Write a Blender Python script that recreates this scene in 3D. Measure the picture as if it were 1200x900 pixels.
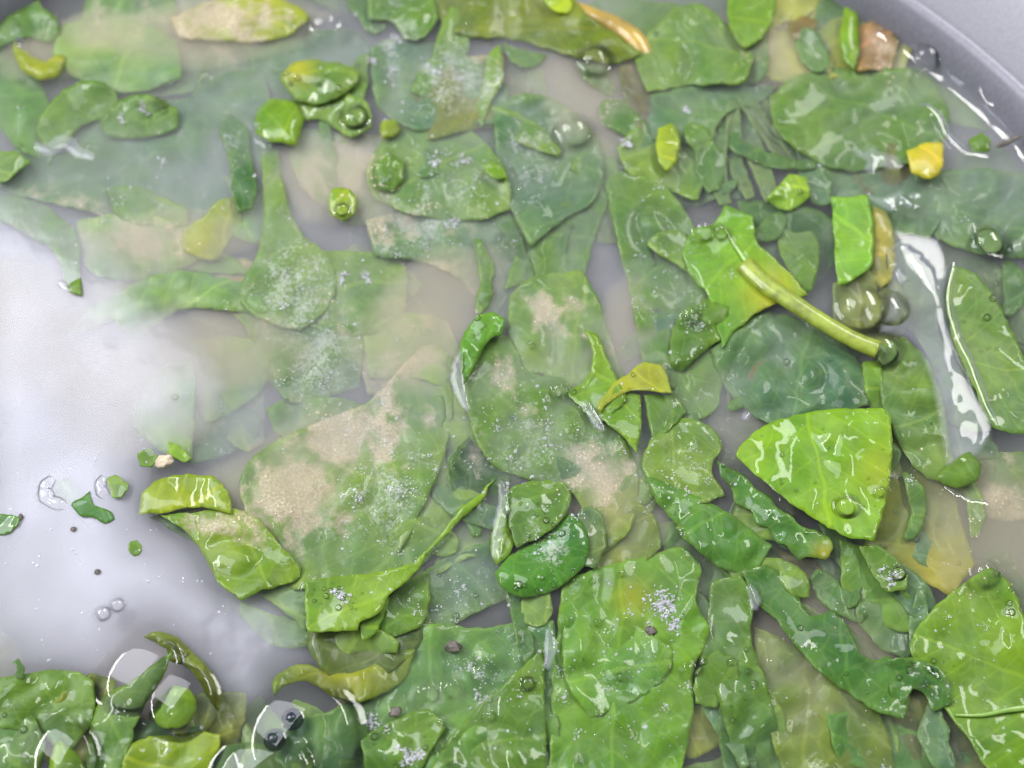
import bpy, math, random
import numpy as np
from mathutils import Vector, Matrix, noise
from mathutils.geometry import delaunay_2d_cdt
from mathutils.bvhtree import BVHTree

random.seed(11)
rng = np.random.RandomState(11)
R = math.radians
MM = 0.001
scene = bpy.context.scene
for o in list(bpy.data.objects):
    bpy.data.objects.remove(o)
C = scene.collection

# ---------------------------------------------------------------- camera
TILT, DIST, LENS, SENS = R(22), 0.42, 50.0, 36.0
cam_data = bpy.data.cameras.new('camera')
cam = bpy.data.objects.new('camera', cam_data); C.objects.link(cam)
CAM = Vector((0, -DIST*math.sin(TILT), DIST*math.cos(TILT)))
cam.location = CAM
cam.rotation_euler = (TILT, 0, 0)
cam_data.lens, cam_data.sensor_width = LENS, SENS
cam_data.clip_start, cam_data.clip_end = 0.01, 20
cam_data.dof.use_dof = True
cam_data.dof.focus_distance = 0.404
cam_data.dof.aperture_fstop = 5.6
scene.camera = cam

FW = -CAM.normalized(); RT = Vector((1, 0, 0)); UP = RT.cross(FW)
def at(px, py, z=0.0):
    """point at height z (mm) seen at photo pixel (px, py) of 1200 x 900"""
    px, py, z = float(px), float(py), float(z)
    u = (px-600)/1200*SENS/LENS; v = -(py-450)/1200*SENS/LENS
    d = FW + u*RT + v*UP
    t = (z*MM - CAM.z)/d.z
    return CAM + t*d

# ---------------------------------------------------------------- world, lamps, exposure
w = bpy.data.worlds.new('World'); scene.world = w; w.use_nodes = True
bg = w.node_tree.nodes['Background']
bg.inputs[0].default_value = (0.80, 0.86, 1.0, 1); bg.inputs[1].default_value = 0.42

def area(name, loc, target, sx, sy, radiance, col):
    L = bpy.data.lights.new(name, 'AREA'); L.shape = 'RECTANGLE'; L.size, L.size_y = sx, sy
    L.energy = radiance*sx*sy*math.pi; L.color = col
    o = bpy.data.objects.new(name, L); C.objects.link(o); o.location = loc
    o.rotation_euler = (Vector(target)-Vector(loc)).to_track_quat('-Z', 'Y').to_euler()
    return o
def mirror(px, py, h):
    """where a lamp at height h stands if flat water mirrors it at pixel (px, py)"""
    p = at(px, py); d = (p-CAM).normalized(); d.z = -d.z
    return p + d*(h/d.z)
area('window_light', mirror(-40, 560, 1.3), at(500, 450), 0.62, 0.80, 13.5, (0.90, 0.91, 1.0))
area('tube_lamp', (-0.95, 0.15, 0.95), (0, 0, 0), 1.1, 0.11, 48, (1, 0.98, 0.95))
cl = area('ceiling_lamp', mirror(1235, 230, 1.25), (0, 0, 0), 0.30, 1.0, 30, (1, 0.98, 0.95)); cl.rotation_euler = (0, 0, R(12))

scene.view_settings.view_transform = 'Standard'
scene.view_settings.look = 'None'
scene.view_settings.exposure = -0.05
scene.view_settings.gamma = 1
scene.cycles.max_bounces = 8
scene.cycles.diffuse_bounces = 3
scene.cycles.glossy_bounces = 3
scene.cycles.transparent_max_bounces = 24
scene.cycles.volume_bounces = 2
scene.cycles.caustics_reflective = False
scene.cycles.caustics_refractive = False
scene.cycles.use_denoising = True
scene.cycles.sample_clamp_indirect = 4

# ---------------------------------------------------------------- materials
def new_mat(name):
    m = bpy.data.materials.new(name); m.use_nodes = True
    nt = m.node_tree; nt.nodes.clear()
    return m, nt
def N(nt, kind, **kw):
    n = nt.nodes.new(kind)
    for k, v in kw.items():
        if k.startswith('i_'):
            key = k[2:]
            key = int(key) if key.isdigit() else key.replace('_', ' ')
            n.inputs[key].default_value = v
        else:
            setattr(n, k, v)
    return n
def mixc(nt, fac, a, b, mode='MIX'):
    n = nt.nodes.new('ShaderNodeMix'); n.data_type = 'RGBA'; n.blend_type = mode
    for sock, val in ((n.inputs[0], fac), (n.inputs[6], a), (n.inputs[7], b)):
        if hasattr(val, 'links'): nt.links.new(val, sock)
        else: sock.default_value = val
    return n.outputs[2]
def math_n(nt, op, a, b=None, clamp=False):
    n = nt.nodes.new('ShaderNodeMath'); n.operation = op; n.use_clamp = clamp
    for i, val in enumerate((a, b)):
        if val is None: continue
        if hasattr(val, 'links'): nt.links.new(val, n.inputs[i])
        else: n.inputs[i].default_value = val
    return n.outputs[0]
def ramp(nt, src, stops):
    n = nt.nodes.new('ShaderNodeValToRGB'); el = n.color_ramp.elements
    while len(el) < len(stops): el.new(0.5)
    for e, (p, c) in zip(el, stops):
        e.position = p; e.color = c if len(c) == 4 else (*c, 1)
    nt.links.new(src, n.inputs[0]); return n.outputs[0]

def leaf_material():
    m, nt = new_mat('leaf'); L = nt.links.new
    tc = N(nt, 'ShaderNodeTexCoord'); oi = N(nt, 'ShaderNodeObjectInfo')
    off = N(nt, 'ShaderNodeVectorMath', operation='SCALE'); off.inputs[0].default_value = (3.1, 1.7, .4)
    L(oi.outputs['Random'], off.inputs['Scale'])
    co = N(nt, 'ShaderNodeVectorMath', operation='ADD'); L(tc.outputs['Object'], co.inputs[0]); L(off.outputs[0], co.inputs[1])
    def noi(scale, det=3, rough=.55, dist=0):
        n = N(nt, 'ShaderNodeTexNoise'); n.inputs['Scale'].default_value = scale; n.inputs['Detail'].default_value = det
        n.inputs['Roughness'].default_value = rough; n.inputs['Distortion'].default_value = dist
        L(co.outputs[0], n.inputs['Vector']); return n.outputs['Fac']
    big, mid, fine, grain = noi(45, 3), noi(190, 4), noi(1400, 3, .7), noi(520, 5, .75)
    # blade colour: light and dark clouds, small cells between veinlets
    col = oi.outputs['Color']
    lightc = mixc(nt, 1.0, col, (1.45, 1.18, .75, 1), 'MULTIPLY')
    darkc = mixc(nt, 1.0, col, (.52, .68, 1.0, 1), 'MULTIPLY')
    f1 = ramp(nt, big, [(.36, (0, 0, 0)), (.66, (1, 1, 1))])
    c1 = mixc(nt, f1, darkc, lightc)
    c1 = mixc(nt, .35, c1, col)
    f2 = ramp(nt, mid, [(.3, (.80, .80, .80)), (.7, (1.16, 1.16, 1.16))])
    c2 = mixc(nt, 1.0, c1, f2, 'MULTIPLY')
    vor = N(nt, 'ShaderNodeTexVoronoi', feature='DISTANCE_TO_EDGE'); vor.inputs['Scale'].default_value = 130
    dv = N(nt, 'ShaderNodeVectorMath', operation='ADD')
    nz = N(nt, 'ShaderNodeTexNoise'); nz.inputs['Scale'].default_value = 80; L(co.outputs[0], nz.inputs['Vector'])
    sc = N(nt, 'ShaderNodeVectorMath', operation='SCALE'); sc.inputs['Scale'].default_value = .006
    L(nz.outputs['Color'], sc.inputs[0]); L(co.outputs[0], dv.inputs[0]); L(sc.outputs[0], dv.inputs[1]); L(dv.outputs[0], vor.inputs['Vector'])
    vein = ramp(nt, vor.outputs['Distance'], [(0.0, (1, 1, 1)), (.07, (0, 0, 0))])
    c3 = mixc(nt, math_n(nt, 'MULTIPLY', vein, .10), c2, (.30, .42, .10, 1))
    # midrib and slanting side veins
    ro = N(nt, 'ShaderNodeVectorRotate', rotation_type='Z_AXIS'); L(tc.outputs['Object'], ro.inputs['Vector'])
    L(math_n(nt, 'MULTIPLY', oi.outputs['Random'], 6.283), ro.inputs['Angle'])
    wob = N(nt, 'ShaderNodeTexNoise'); wob.inputs['Scale'].default_value = 70; wob.inputs['Detail'].default_value = 1; L(co.outputs[0], wob.inputs['Vector'])
    sx = N(nt, 'ShaderNodeSeparateXYZ'); L(ro.outputs[0], sx.inputs[0])
    wz = math_n(nt, 'MULTIPLY', math_n(nt, 'SUBTRACT', wob.outputs['Fac'], .5), .006)
    yy = math_n(nt, 'ABSOLUTE', math_n(nt, 'ADD', math_n(nt, 'ADD', sx.outputs['Y'], wz), .003))
    ph = math_n(nt, 'ADD', math_n(nt, 'ADD', sx.outputs['X'], math_n(nt, 'MULTIPLY', yy, -.85)), math_n(nt, 'MULTIPLY', wz, 1.2))
    fr_ = math_n(nt, 'ABSOLUTE', math_n(nt, 'SUBTRACT', math_n(nt, 'FRACT', math_n(nt, 'DIVIDE', ph, .0085)), .5))
    svl = ramp(nt, fr_, [(0.0, (1, 1, 1)), (.045, (.4,)*3), (.10, (0, 0, 0))])
    mrl = ramp(nt, math_n(nt, 'MULTIPLY', yy, 1000), [(0.25, (1, 1, 1)), (.75, (0, 0, 0))])
    sv = math_n(nt, 'MAXIMUM', math_n(nt, 'MULTIPLY', svl, .6), mrl)
    c3 = mixc(nt, math_n(nt, 'MULTIPLY', sv, .30), c3, mixc(nt, 1.0, col, (2.3, 1.75, 1.6, 1), 'MULTIPLY'))
    # cut rim paler
    rim = N(nt, 'ShaderNodeAttribute', attribute_name='rim')
    c4 = mixc(nt, math_n(nt, 'MULTIPLY', rim.outputs['Fac'], .16), c3, (.30, .44, .08, 1))
    ye = N(nt, 'ShaderNodeAttribute', attribute_name='yellow')
    c4 = mixc(nt, ye.outputs['Fac'], c4, (.50, .42, .02, 1))
    # silt lying on the blade
    si = N(nt, 'ShaderNodeAttribute', attribute_name='silt')
    g = math_n(nt, 'SUBTRACT', math_n(nt, 'ADD', math_n(nt, 'MULTIPLY', si.outputs['Fac'], 1.5), math_n(nt, 'MULTIPLY', math_n(nt, 'ADD', math_n(nt,'MULTIPLY',grain,.6), math_n(nt,'MULTIPLY',mid,.6)), 1.3)), 1.20)
    g = math_n(nt, 'MULTIPLY', g, 2.2, True)
    siltc = mixc(nt, ramp(nt, fine, [(.35, (0, 0, 0)), (.65, (1, 1, 1))]), (.30, .24, .16, 1), (.56, .48, .37, 1))
    du = N(nt, 'ShaderNodeAttribute', attribute_name='dust')
    fg = math_n(nt, 'ADD', math_n(nt, 'MULTIPLY', noi(900, 4, .7, .6), .75), math_n(nt, 'MULTIPLY', noi(140, 3), .45))
    dd = math_n(nt, 'SUBTRACT', math_n(nt, 'ADD', math_n(nt, 'MULTIPLY', du.outputs['Fac'], .28), fg), .805)
    dd = math_n(nt, 'MULTIPLY', dd, 7.0, True)
    c4 = mixc(nt, math_n(nt, 'MULTIPLY', dd, .62), c4, (.46, .49, .44, 1))
    c5 = mixc(nt, math_n(nt, 'MULTIPLY', g, .82), c4, siltc)
    gl = N(nt, 'ShaderNodeAttribute', attribute_name='gloss', attribute_type='OBJECT')
    bmp = N(nt, 'ShaderNodeBump'); bmp.inputs['Strength'].default_value = .26; bmp.inputs['Distance'].default_value = .0012
    hsum = math_n(nt, 'ADD', math_n(nt, 'MULTIPLY', mid, .75), math_n(nt, 'MULTIPLY', vein, -.08))
    hsum = math_n(nt, 'ADD', hsum, math_n(nt, 'MULTIPLY', sv, -.16))
    L(hsum, bmp.inputs['Height'])
    p = N(nt, 'ShaderNodeBsdfPrincipled'); L(c5, p.inputs['Base Color']); L(bmp.outputs[0], p.inputs['Normal'])
    p.inputs['Roughness'].default_value = .42
    p.inputs['Specular IOR Level'].default_value = .25
    cw = math_n(nt, 'MULTIPLY', gl.outputs['Fac'], math_n(nt, 'SUBTRACT', 1.0, math_n(nt, 'MULTIPLY', g, .8)))
    geo = N(nt, 'ShaderNodeNewGeometry')
    def wn(scale, det, dist):
        n = N(nt, 'ShaderNodeTexNoise'); n.inputs['Scale'].default_value = scale; n.inputs['Detail'].default_value = det; n.inputs['Distortion'].default_value = dist
        L(geo.outputs['Position'], n.inputs['Vector']); return n.outputs['Fac']
    wh = math_n(nt, 'ADD', math_n(nt, 'MULTIPLY', wn(44, 0, .9), 1.0), math_n(nt, 'MULTIPLY', wn(125, 0, .8), .20))
    calm = ramp(nt, wn(26, 0, .3), [(.40, (.10,)*3), (.66, (1,)*3)])
    wh = math_n(nt, 'MULTIPLY', wh, calm)
    wb = N(nt, 'ShaderNodeBump'); wb.inputs['Strength'].default_value = 1; wb.inputs['Distance'].default_value = .0085
    L(wh, wb.inputs['Height']); L(wb.outputs[0], p.inputs['Coat Normal'])
    L(cw, p.inputs['Coat Weight']); p.inputs['Coat Roughness'].default_value = .06; p.inputs['Coat IOR'].default_value = 1.33
    tr = N(nt, 'ShaderNodeBsdfTranslucent'); tcol = mixc(nt, 1.0, c5, (1.25, 1.15, .5, 1), 'MULTIPLY'); L(tcol, tr.inputs['Color'])
    mx = N(nt, 'ShaderNodeMixShader'); mx.inputs[0].default_value = .24; L(p.outputs[0], mx.inputs[1]); L(tr.outputs[0], mx.inputs[2])
    out = N(nt, 'ShaderNodeOutputMaterial'); L(mx.outputs[0], out.inputs['Surface'])
    return m

def water_skin(name, rough=.03, tint=(1, 1, 1, 1), bump=0.0, milk=0.0, ior=1.33):
    """thin skin of water: mirrors by Fresnel, lets the rest through, milk adds pale diffuse for starch and painted surface veil"""
    m, nt = new_mat(name); L = nt.links.new
    fr = N(nt, 'ShaderNodeFresnel'); fr.inputs['IOR'].default_value = ior
    gl = N(nt, 'ShaderNodeBsdfGlossy'); gl.inputs['Roughness'].default_value = rough
    tr = N(nt, 'ShaderNodeBsdfTransparent'); tr.inputs['Color'].default_value = tint
    base = tr.outputs[0]
    tc = N(nt, 'ShaderNodeTexCoord')
    if milk:
        n = N(nt, 'ShaderNodeTexNoise'); n.inputs['Scale'].default_value = 28; n.inputs['Detail'].default_value = 4
        L(tc.outputs['Object'], n.inputs['Vector'])
        f = ramp(nt, n.outputs['Fac'], [(.3, (milk*.5,)*3), (.75, (min(1, milk*1.5),)*3)])
        fa = N(nt, 'ShaderNodeAttribute', attribute_name='film')
        f = math_n(nt, 'MULTIPLY', f, fa.outputs['Fac'])
        df = N(nt, 'ShaderNodeBsdfDiffuse'); df.inputs['Color'].default_value = (.60, .60, .70, 1)
        mk = N(nt, 'ShaderNodeMixShader'); L(f, mk.inputs[0]); L(base, mk.inputs[1]); L(df.outputs[0], mk.inputs[2]); base = mk.outputs[0]
    if bump:
        n2 = N(nt, 'ShaderNodeTexNoise'); n2.inputs['Scale'].default_value = 90; n2.inputs['Detail'].default_value = 2
        L(tc.outputs['Object'], n2.inputs['Vector'])
        b = N(nt, 'ShaderNodeBump'); b.inputs['Strength'].default_value = bump; b.inputs['Distance'].default_value = .001
        L(n2.outputs['Fac'], b.inputs['Height']); L(b.outputs[0], gl.inputs['Normal']); L(b.outputs[0], fr.inputs['Normal'])
    mx = N(nt, 'ShaderNodeMixShader'); L(fr.outputs[0], mx.inputs[0]); L(base, mx.inputs[1]); L(gl.outputs[0], mx.inputs[2])
    if milk:
        fm = math_n(nt, 'MULTIPLY', fr.outputs[0], fa.outputs['Fac']); L(fm, mx.inputs[0])  # film mask also fades the reflection by hand towards the skin's outline
    out = N(nt, 'ShaderNodeOutputMaterial'); L(mx.outputs[0], out.inputs['Surface'])
    return m

def plain(name, col, rough=.5, metal=0, noise_amt=0, scale=60, trans=0, coat=0):
    m, nt = new_mat(name); L = nt.links.new
    p = N(nt, 'ShaderNodeBsdfPrincipled'); p.inputs['Roughness'].default_value = rough; p.inputs['Metallic'].default_value = metal
    p.inputs['Coat Weight'].default_value = coat
    tc = N(nt, 'ShaderNodeTexCoord'); n = N(nt, 'ShaderNodeTexNoise'); n.inputs['Scale'].default_value = scale; n.inputs['Detail'].default_value = 5
    L(tc.outputs['Object'], n.inputs['Vector'])
    a = tuple(c*(1-noise_amt) for c in col)+(1,); b = tuple(min(1, c*(1+noise_amt)) for c in col)+(1,)
    L(ramp(nt, n.outputs['Fac'], [(.35, a), (.65, b)]), p.inputs['Base Color'])
    sh = p.outputs[0]
    if trans:
        t = N(nt, 'ShaderNodeBsdfTransparent'); mx = N(nt, 'ShaderNodeMixShader'); mx.inputs[0].default_value = trans
        L(sh, mx.inputs[1]); L(t.outputs[0], mx.inputs[2]); sh = mx.outputs[0]
    out = N(nt, 'ShaderNodeOutputMaterial'); L(sh, out.inputs['Surface'])
    return m

M_LEAF = leaf_material()
M_WATER = water_skin('water_skin', .09, bump=.25, milk=.30)
M_CLEAR = water_skin('clear_water', .035, milk=.16, bump=.12)  # milk here paints a pale surface veil into the clear patches
M_BEAD = water_skin('water_bead', .03, ior=1.36)
M_BUBBLE = water_skin('bubble_film', .02, ior=1.45)
M_DARKBUB = water_skin('bubble_film_dark', .02, tint=(.16, .19, .30, 1), ior=1.6)
M_FLECK = plain('starch_fleck', (.46, .47, .50), .45, 0, .2, 300, .42, .3)
M_FOAM = plain('foam', (.46, .46, .50), .45, 0, .2, 300, .38, .4)
M_GRIT = plain('grit', (.50, .42, .30), .7, 0, .3, 400)
M_DEBRIS = plain('debris', (.10, .085, .07), .5, 0, .5, 500)
M_STEEL = plain('brushed_steel', (.19, .19, .22), .45, .35, .09, 900)
M_SED = plain('sediment', (.15, .15, .16), .9, 0, .25, 30)
M_STALK = plain('stalk_skin', (.19, .245, .022), .42, 0, .30, 260, 0, .35)
M_RIB = plain('midrib_skin', (.16, .29, .04), .35, 0, .2, 150, 0, .4)

# ---------------------------------------------------------------- helpers
def tag(o, label=None, cat=None, group=None, kind=None):
    for k, v in (('label', label), ('category', cat), ('group', group), ('kind', kind)):
        if v: o[k] = v
    return o
def link(name, verts, faces, mat, parent=None, loc=None, smooth=True, attrs=None):
    me = bpy.data.meshes.new(name)
    V = np.asarray(verts, dtype=float)
    if loc is None: loc = Vector(V.mean(0))
    me.from_pydata((V-np.array(loc)).tolist(), [], [tuple(f) for f in faces])
    if smooth: me.shade_smooth()
    me.materials.append(mat)
    if attrs:
        for k, a in attrs.items():
            at_ = me.attributes.new(k, 'FLOAT', 'POINT'); at_.data.foreach_set('value', np.asarray(a, dtype=np.float32))
    me.validate()
    o = bpy.data.objects.new(name, me); C.objects.link(o); o.location = loc
    if parent is not None:
        o.parent = parent; o.location = Vector(loc)-parent.location
    return o

def catmull(pts, step):
    """closed smooth curve; sharp corners kept where the angle is tight"""
    P = np.array(pts, float); n = len(P); out = []
    tang = []
    for i in range(n):
        a, b, c = P[i-1], P[i], P[(i+1) % n]
        d1, d2 = b-a, c-b; l1, l2 = np.linalg.norm(d1)+1e-6, np.linalg.norm(d2)+1e-6
        cs = np.dot(d1, d2)/(l1*l2)
        k = 0.0 if cs < 0.3 else (1.0 if cs > .8 else (cs-.3)/.5)
        tt = (c-a); tt = tt/(np.linalg.norm(tt)+1e-6)
        tang.append((tt, k))
    for i in range(n):
        a, b = P[i], P[(i+1) % n]; L = np.linalg.norm(b-a)
        (ta, ka), (tb, kb) = tang[i], tang[(i+1) % n]; st = (b-a)/(L+1e-6)
        ta = ta*ka+st*(1-ka); tb = tb*kb+st*(1-kb)
        m = max(1, int(round(L/step)))
        for j in range(m):
            t = j/m; h = (2*t**3-3*t**2+1, t**3-2*t**2+t, -2*t**3+3*t**2, t**3-t**2)
            out.append(h[0]*a+h[1]*L*ta+h[2]*b+h[3]*L*tb)
    return np.array(out)
def inside(poly, pts):
    x, y = pts[:, 0], pts[:, 1]; c = np.zeros(len(pts), bool)
    px, py = poly[:, 0], poly[:, 1]; j = len(poly)-1
    for i in range(len(poly)):
        cond = ((py[i] > y) != (py[j] > y)) & (x < (px[j]-px[i])*(y-py[i])/(py[j]-py[i]+1e-9)+px[i])
        c ^= cond; j = i
    return c

# where silt has settled: x, y, rx, ry, amount (photo pixels on the water plane)
SILT = [(400, 500, 90, 55, .80), (340, 580, 70, 60, .80), (450, 450, 50, 40, .55), (520, 350, 60, 60, 1.0), (480, 400, 60, 60, .7), (650, 370, 50, 30, .75),
        (60, 400, 130, 90, .8), (180, 280, 90, 35, .85), (230, 410, 90, 40, .7), (150, 430, 80, 60, .6), (420, 190, 70, 60, .8), (370, 230, 50, 60, .8),
        (690, 110, 60, 70, 1.0), (240, 30, 130, 40, .75), (110, 40, 50, 40, .6), (900, 60, 70, 40, .8), (1040, 60, 40, 60, 1.0), (560, 520, 60, 60, .30),
        (700, 560, 60, 70, .75), (590, 450, 50, 50, .55), (730, 390, 30, 60, .6), (960, 780, 80, 80, .35), (1080, 520, 20, 50, .5), (1170, 620, 80, 70, 1.0),
        (1100, 690, 60, 40, .6), (270, 610, 60, 40, .6), (870, 480, 50, 60, .35), (440, 260, 60, 40, .7), (520, 240, 90, 40, .5), (330, 380, 90, 70, .45), (20, 300, 60, 50, .6),
        (380, 360, 80, 60, .45), (660, 640, 50, 60, .3), (90, 240, 60, 30, .6), (600, 90, 60, 60, .5), (550, 20, 90, 30, .4), (740, 640, 60, 40, .3)]
def silt_at(xy):
    s = np.zeros(len(xy))
    for x, y, rx, ry, a in SILT:
        s = np.maximum(s, a*np.exp(-(((xy[:, 0]-x)/rx)**2+((xy[:, 1]-y)/ry)**2)*1.1))
    wv = np.array([noise.noise(Vector((x/26, y/26, 4)))*.9+noise.noise(Vector((x/9, y/9, 8)))*.5 for x, y in xy])
    return np.clip(s*.92+wv*.50*(s > .08), 0, 1)

DENS = [(350,340,70,80,1.0),(380,420,60,60,1.1),(540,90,90,60,.9),(520,220,70,50,.7),(620,190,40,70,.7),(800,300,50,90,.6),(450,580,70,90,.8),(640,520,90,70,.8),
        (480,270,80,50,.9),(560,700,60,50,.6),(720,800,80,90,.45),(100,250,120,60,.5),(60,500,120,120,.4),(80,680,120,80,.5),(650,640,40,60,.8),(260,510,50,30,.6),(800,540,60,60,.5),(580,800,60,60,.5),(1100,780,60,90,.2),(460,40,60,60,.8),(280,160,40,60,.6)]
def dens(x, y):
    s = np.full(np.shape(x), .03)
    for a, b, rx, ry, k in DENS: s = np.maximum(s, k*np.exp(-((x-a)/rx)**2-((y-b)/ry)**2))
    return s
TOPS = []           # (verts, faces) of upper sides, for laying flecks on them
def blade(name, pts, z, col, silt=1.0, gloss=.5, und=1.0, curl=0.0, tx=0.0, ty=0.0, dome=0.0, ruf=0.0, rk=.35, yel=None,
          jag=1.0, step=4.5, thick=.26, parent=None, hole=None, seed=None, grow=1, crease=None):
    seed = random.random()*100 if seed is None else seed
    P = np.array(pts, float)
    if grow != 1: cc = P.mean(0); P = cc+(P-cc)*grow; pts = P.tolist()
    size = max(np.ptp(P[:, 0]), np.ptp(P[:, 1])); step = min(step, max(1.8, size/13.0))
    out = catmull(pts, step)
    c0 = out.mean(0)
    # uneven cut edge
    for i, q in enumerate(out):
        n3 = noise.noise_vector(Vector((q[0]*.09, q[1]*.09, seed)))
        n4 = noise.noise_vector(Vector((q[0]*.3, q[1]*.3, seed+9)))
        out[i] = q + np.array([n3.x, n3.y])*jag*2.2 + np.array([n4.x, n4.y])*jag*1.0
    lo, hi = out.min(0), out.max(0)
    gx, gy = np.meshgrid(np.arange(lo[0]+step/2, hi[0], step), np.arange(lo[1]+step/2, hi[1], step*.87))
    gx = gx + (np.arange(gx.shape[0]) % 2)[:, None]*step*.5
    g = np.stack([gx.ravel(), gy.ravel()], 1); g += rng.uniform(-.18, .18, g.shape)*step
    g = g[inside(out, g)]
    if len(g):
        d = np.sqrt(((g[:, None, :]-out[None])**2).sum(2)).min(1); g = g[d > step*.55]
    if hole is not None:
        hp = catmull(hole, 4); hp = hp+np.array([[noise.noise(Vector((q[0]*.12,q[1]*.12,2)))*9, noise.noise(Vector((q[0]*.12,q[1]*.12,7)))*9] for q in hp]); g = g[~inside(hp, g)]
    allp = np.vstack([out, g]) if len(g) else out
    n = len(out)
    edges = [(i, (i+1) % n) for i in range(n)]
    vs, _, fs, *_ = delaunay_2d_cdt([Vector(p) for p in allp], edges, [], 1, 1e-4)
    xy = np.array([(v.x, v.y) for v in vs])
    if hole is not None:
        cen = np.array([xy[list(f)].mean(0) for f in fs]); keep = ~inside(hp, cen); fs = [f for f, k in zip(fs, keep) if k]
    d2 = np.sqrt(((xy[:, None, :]-out[None])**2).sum(2)); de = d2.min(1); ni = d2.argmin(1)
    rad = max(de.max(), 1)
    zz = z + tx*(xy[:, 0]-c0[0])/100 + ty*(xy[:, 1]-c0[1])/100
    zz = zz + dome*(1-(1-np.clip(de/rad, 0, 1))**2.2)
    zz = zz + curl*np.exp(-de/ (rad*.35+2))
    for i, (x, y) in enumerate(xy):
        zz[i] += und*(noise.noise(Vector((x/85, y/85, seed)))*1.9 + noise.noise(Vector((x/32, y/32, seed+5)))*.40)
    cz = crease if crease is not None else (.5 if z > -.5 else 1.8)
    for i, (x, y) in enumerate(xy):
        zz[i] += cz*(abs(noise.noise(Vector((x/44, y/44, seed+11))))*1.6-.35)*min(1, size/90)
    s0 = silt_at(xy)
    if s0.max()*silt > .1: zz = zz + .5*np.clip(s0*silt, 0, 1)*np.array([noise.noise(Vector((x/9, y/9, seed))) for x, y in xy])
    if ruf:
        zz = zz + ruf*np.exp(-de/14)*np.sin(ni*step*rk/4.5*1.3+np.sin(ni*.13)*2)
    top = np.array([at(x, y, q) for (x, y), q in zip(xy, zz)])
    bot = top - np.array([0, 0, thick*MM])
    nv = len(xy); F = []
    cnt = {}
    for f in fs:
        f = list(f)
        a = xy[f[1]]-xy[f[0]]; b = xy[f[2]]-xy[f[0]]
        if a[0]*b[1]-a[1]*b[0] > 0: f = f[::-1]      # pixel y runs down
        F.append(tuple(f)); F.append(tuple(k+nv for k in reversed(f)))
        for k in range(len(f)):
            e = (f[k], f[(k+1) % len(f)]); cnt[e] = cnt.get(e, 0)+1
    for (a, b) in list(cnt):
        if (b, a) not in cnt: F.append((b, a, a+nv, b+nv))
    TOPS.append((top, [tuple(f) for f in F[0:2*len(fs):2]]))
    s = s0*silt
    du = dens(xy[:, 0], xy[:, 1]) if z > -7.5 else np.zeros(nv)
    rimv = np.exp(-de/2.6)
    yl = np.zeros(nv)
    if yel is not None:
        x, y, r, a = yel; yl = a*np.exp(-(((xy[:, 0]-x)**2+(xy[:, 1]-y)**2)/r**2))
    dup = lambda a: np.concatenate([a, a])
    o = link(name, np.vstack([top, bot]), F, M_LEAF, parent, attrs={'silt': dup(s), 'dust': dup(du), 'rim': dup(rimv), 'yellow': dup(yl)})
    o.color = (*col, 1); o['gloss'] = float(min(1, gloss*.5+.5) if z > -1.3 else (.45 if z > -3 else .2))
    return o

def tube(name, pts, rads, mat, parent=None, sides=8, flat=.6, closed=True, half=False):
    """pts: world points; swept tube (or half tube lying on the surface)"""
    P = [Vector(p) for p in pts]; V = []; F = []
    for i, p in enumerate(P):
        t = (P[min(i+1, len(P)-1)]-P[max(i-1, 0)]).normalized()
        s = t.cross(Vector((0, 0, 1))).normalized(); u = s.cross(t).normalized()
        for k in range(sides):
            a = (math.pi*k/(sides-1)) if half else (2*math.pi*k/sides)
            V.append(p + s*math.cos(a)*rads[i] + u*math.sin(a)*rads[i]*flat)
    for i in range(len(P)-1):
        for k in range(sides-1 if half else sides):
            a, b = i*sides+k, i*sides+(k+1) % sides
            F.append((a, b, b+sides, a+sides))
    if not half and closed:
        F.append(tuple(range(sides))[::-1]); F.append(tuple((len(P)-1)*sides+k for k in range(sides)))
    return link(name, V, F, mat, parent)
def smooth_line(pts, m=6):
    P = [Vector(p) for p in pts]; out = []
    for i in range(len(P)-1):
        a, b, c, d = P[max(i-1, 0)], P[i], P[i+1], P[min(i+2, len(P)-1)]
        for j in range(m):
            t = j/m
            out.append(.5*((2*b)+(-a+c)*t+(2*a-5*b+4*c-d)*t*t+(-a+3*b-3*c+d)*t**3))
    out.append(P[-1]); return out

# ---------------------------------------------------------------- basin
BC = (500, 620); UPP = 0.25     # centre pixel, mm per pixel on the water plane
bc = at(*BC)
rw = (at(1150, 110)-bc).length
def basin():
    prof = [(0, -46), (.80, -46), (.88, -42), (.935, -32), (.965, -18), (.985, -8), (.994, -2), (1.001, 3.0), (1.008, 5.4), (1.014, 7.4), (1.018, 8.4), (1.023, 8.9), (1.029, 8.7), (1.04, 7.8), (1.2, 6.8), (1.30, 6.5), (1.31, 5)]
    seg = 160; V = [(bc.x, bc.y, prof[0][1]*MM)]; F = []
    for r, z in prof[1:]:
        for k in range(seg):
            a = 2*math.pi*k/seg; V.append((bc.x+rw*r*math.cos(a), bc.y+rw*r*math.sin(a), z*MM))
    for k in range(seg): F.append((0, 1+k, 1+(k+1) % seg))
    for i in range(len(prof)-2):
        for k in range(seg):
            a = 1+i*seg+k; b = 1+i*seg+(k+1) % seg; F.append((a, a+seg, b+seg, b))
    o = link('basin', V, F, M_STEEL, loc=(bc.x, bc.y, 0))
    tag(o, 'round grey steel basin holding the murky water and the leaves', 'basin')
basin()
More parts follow.
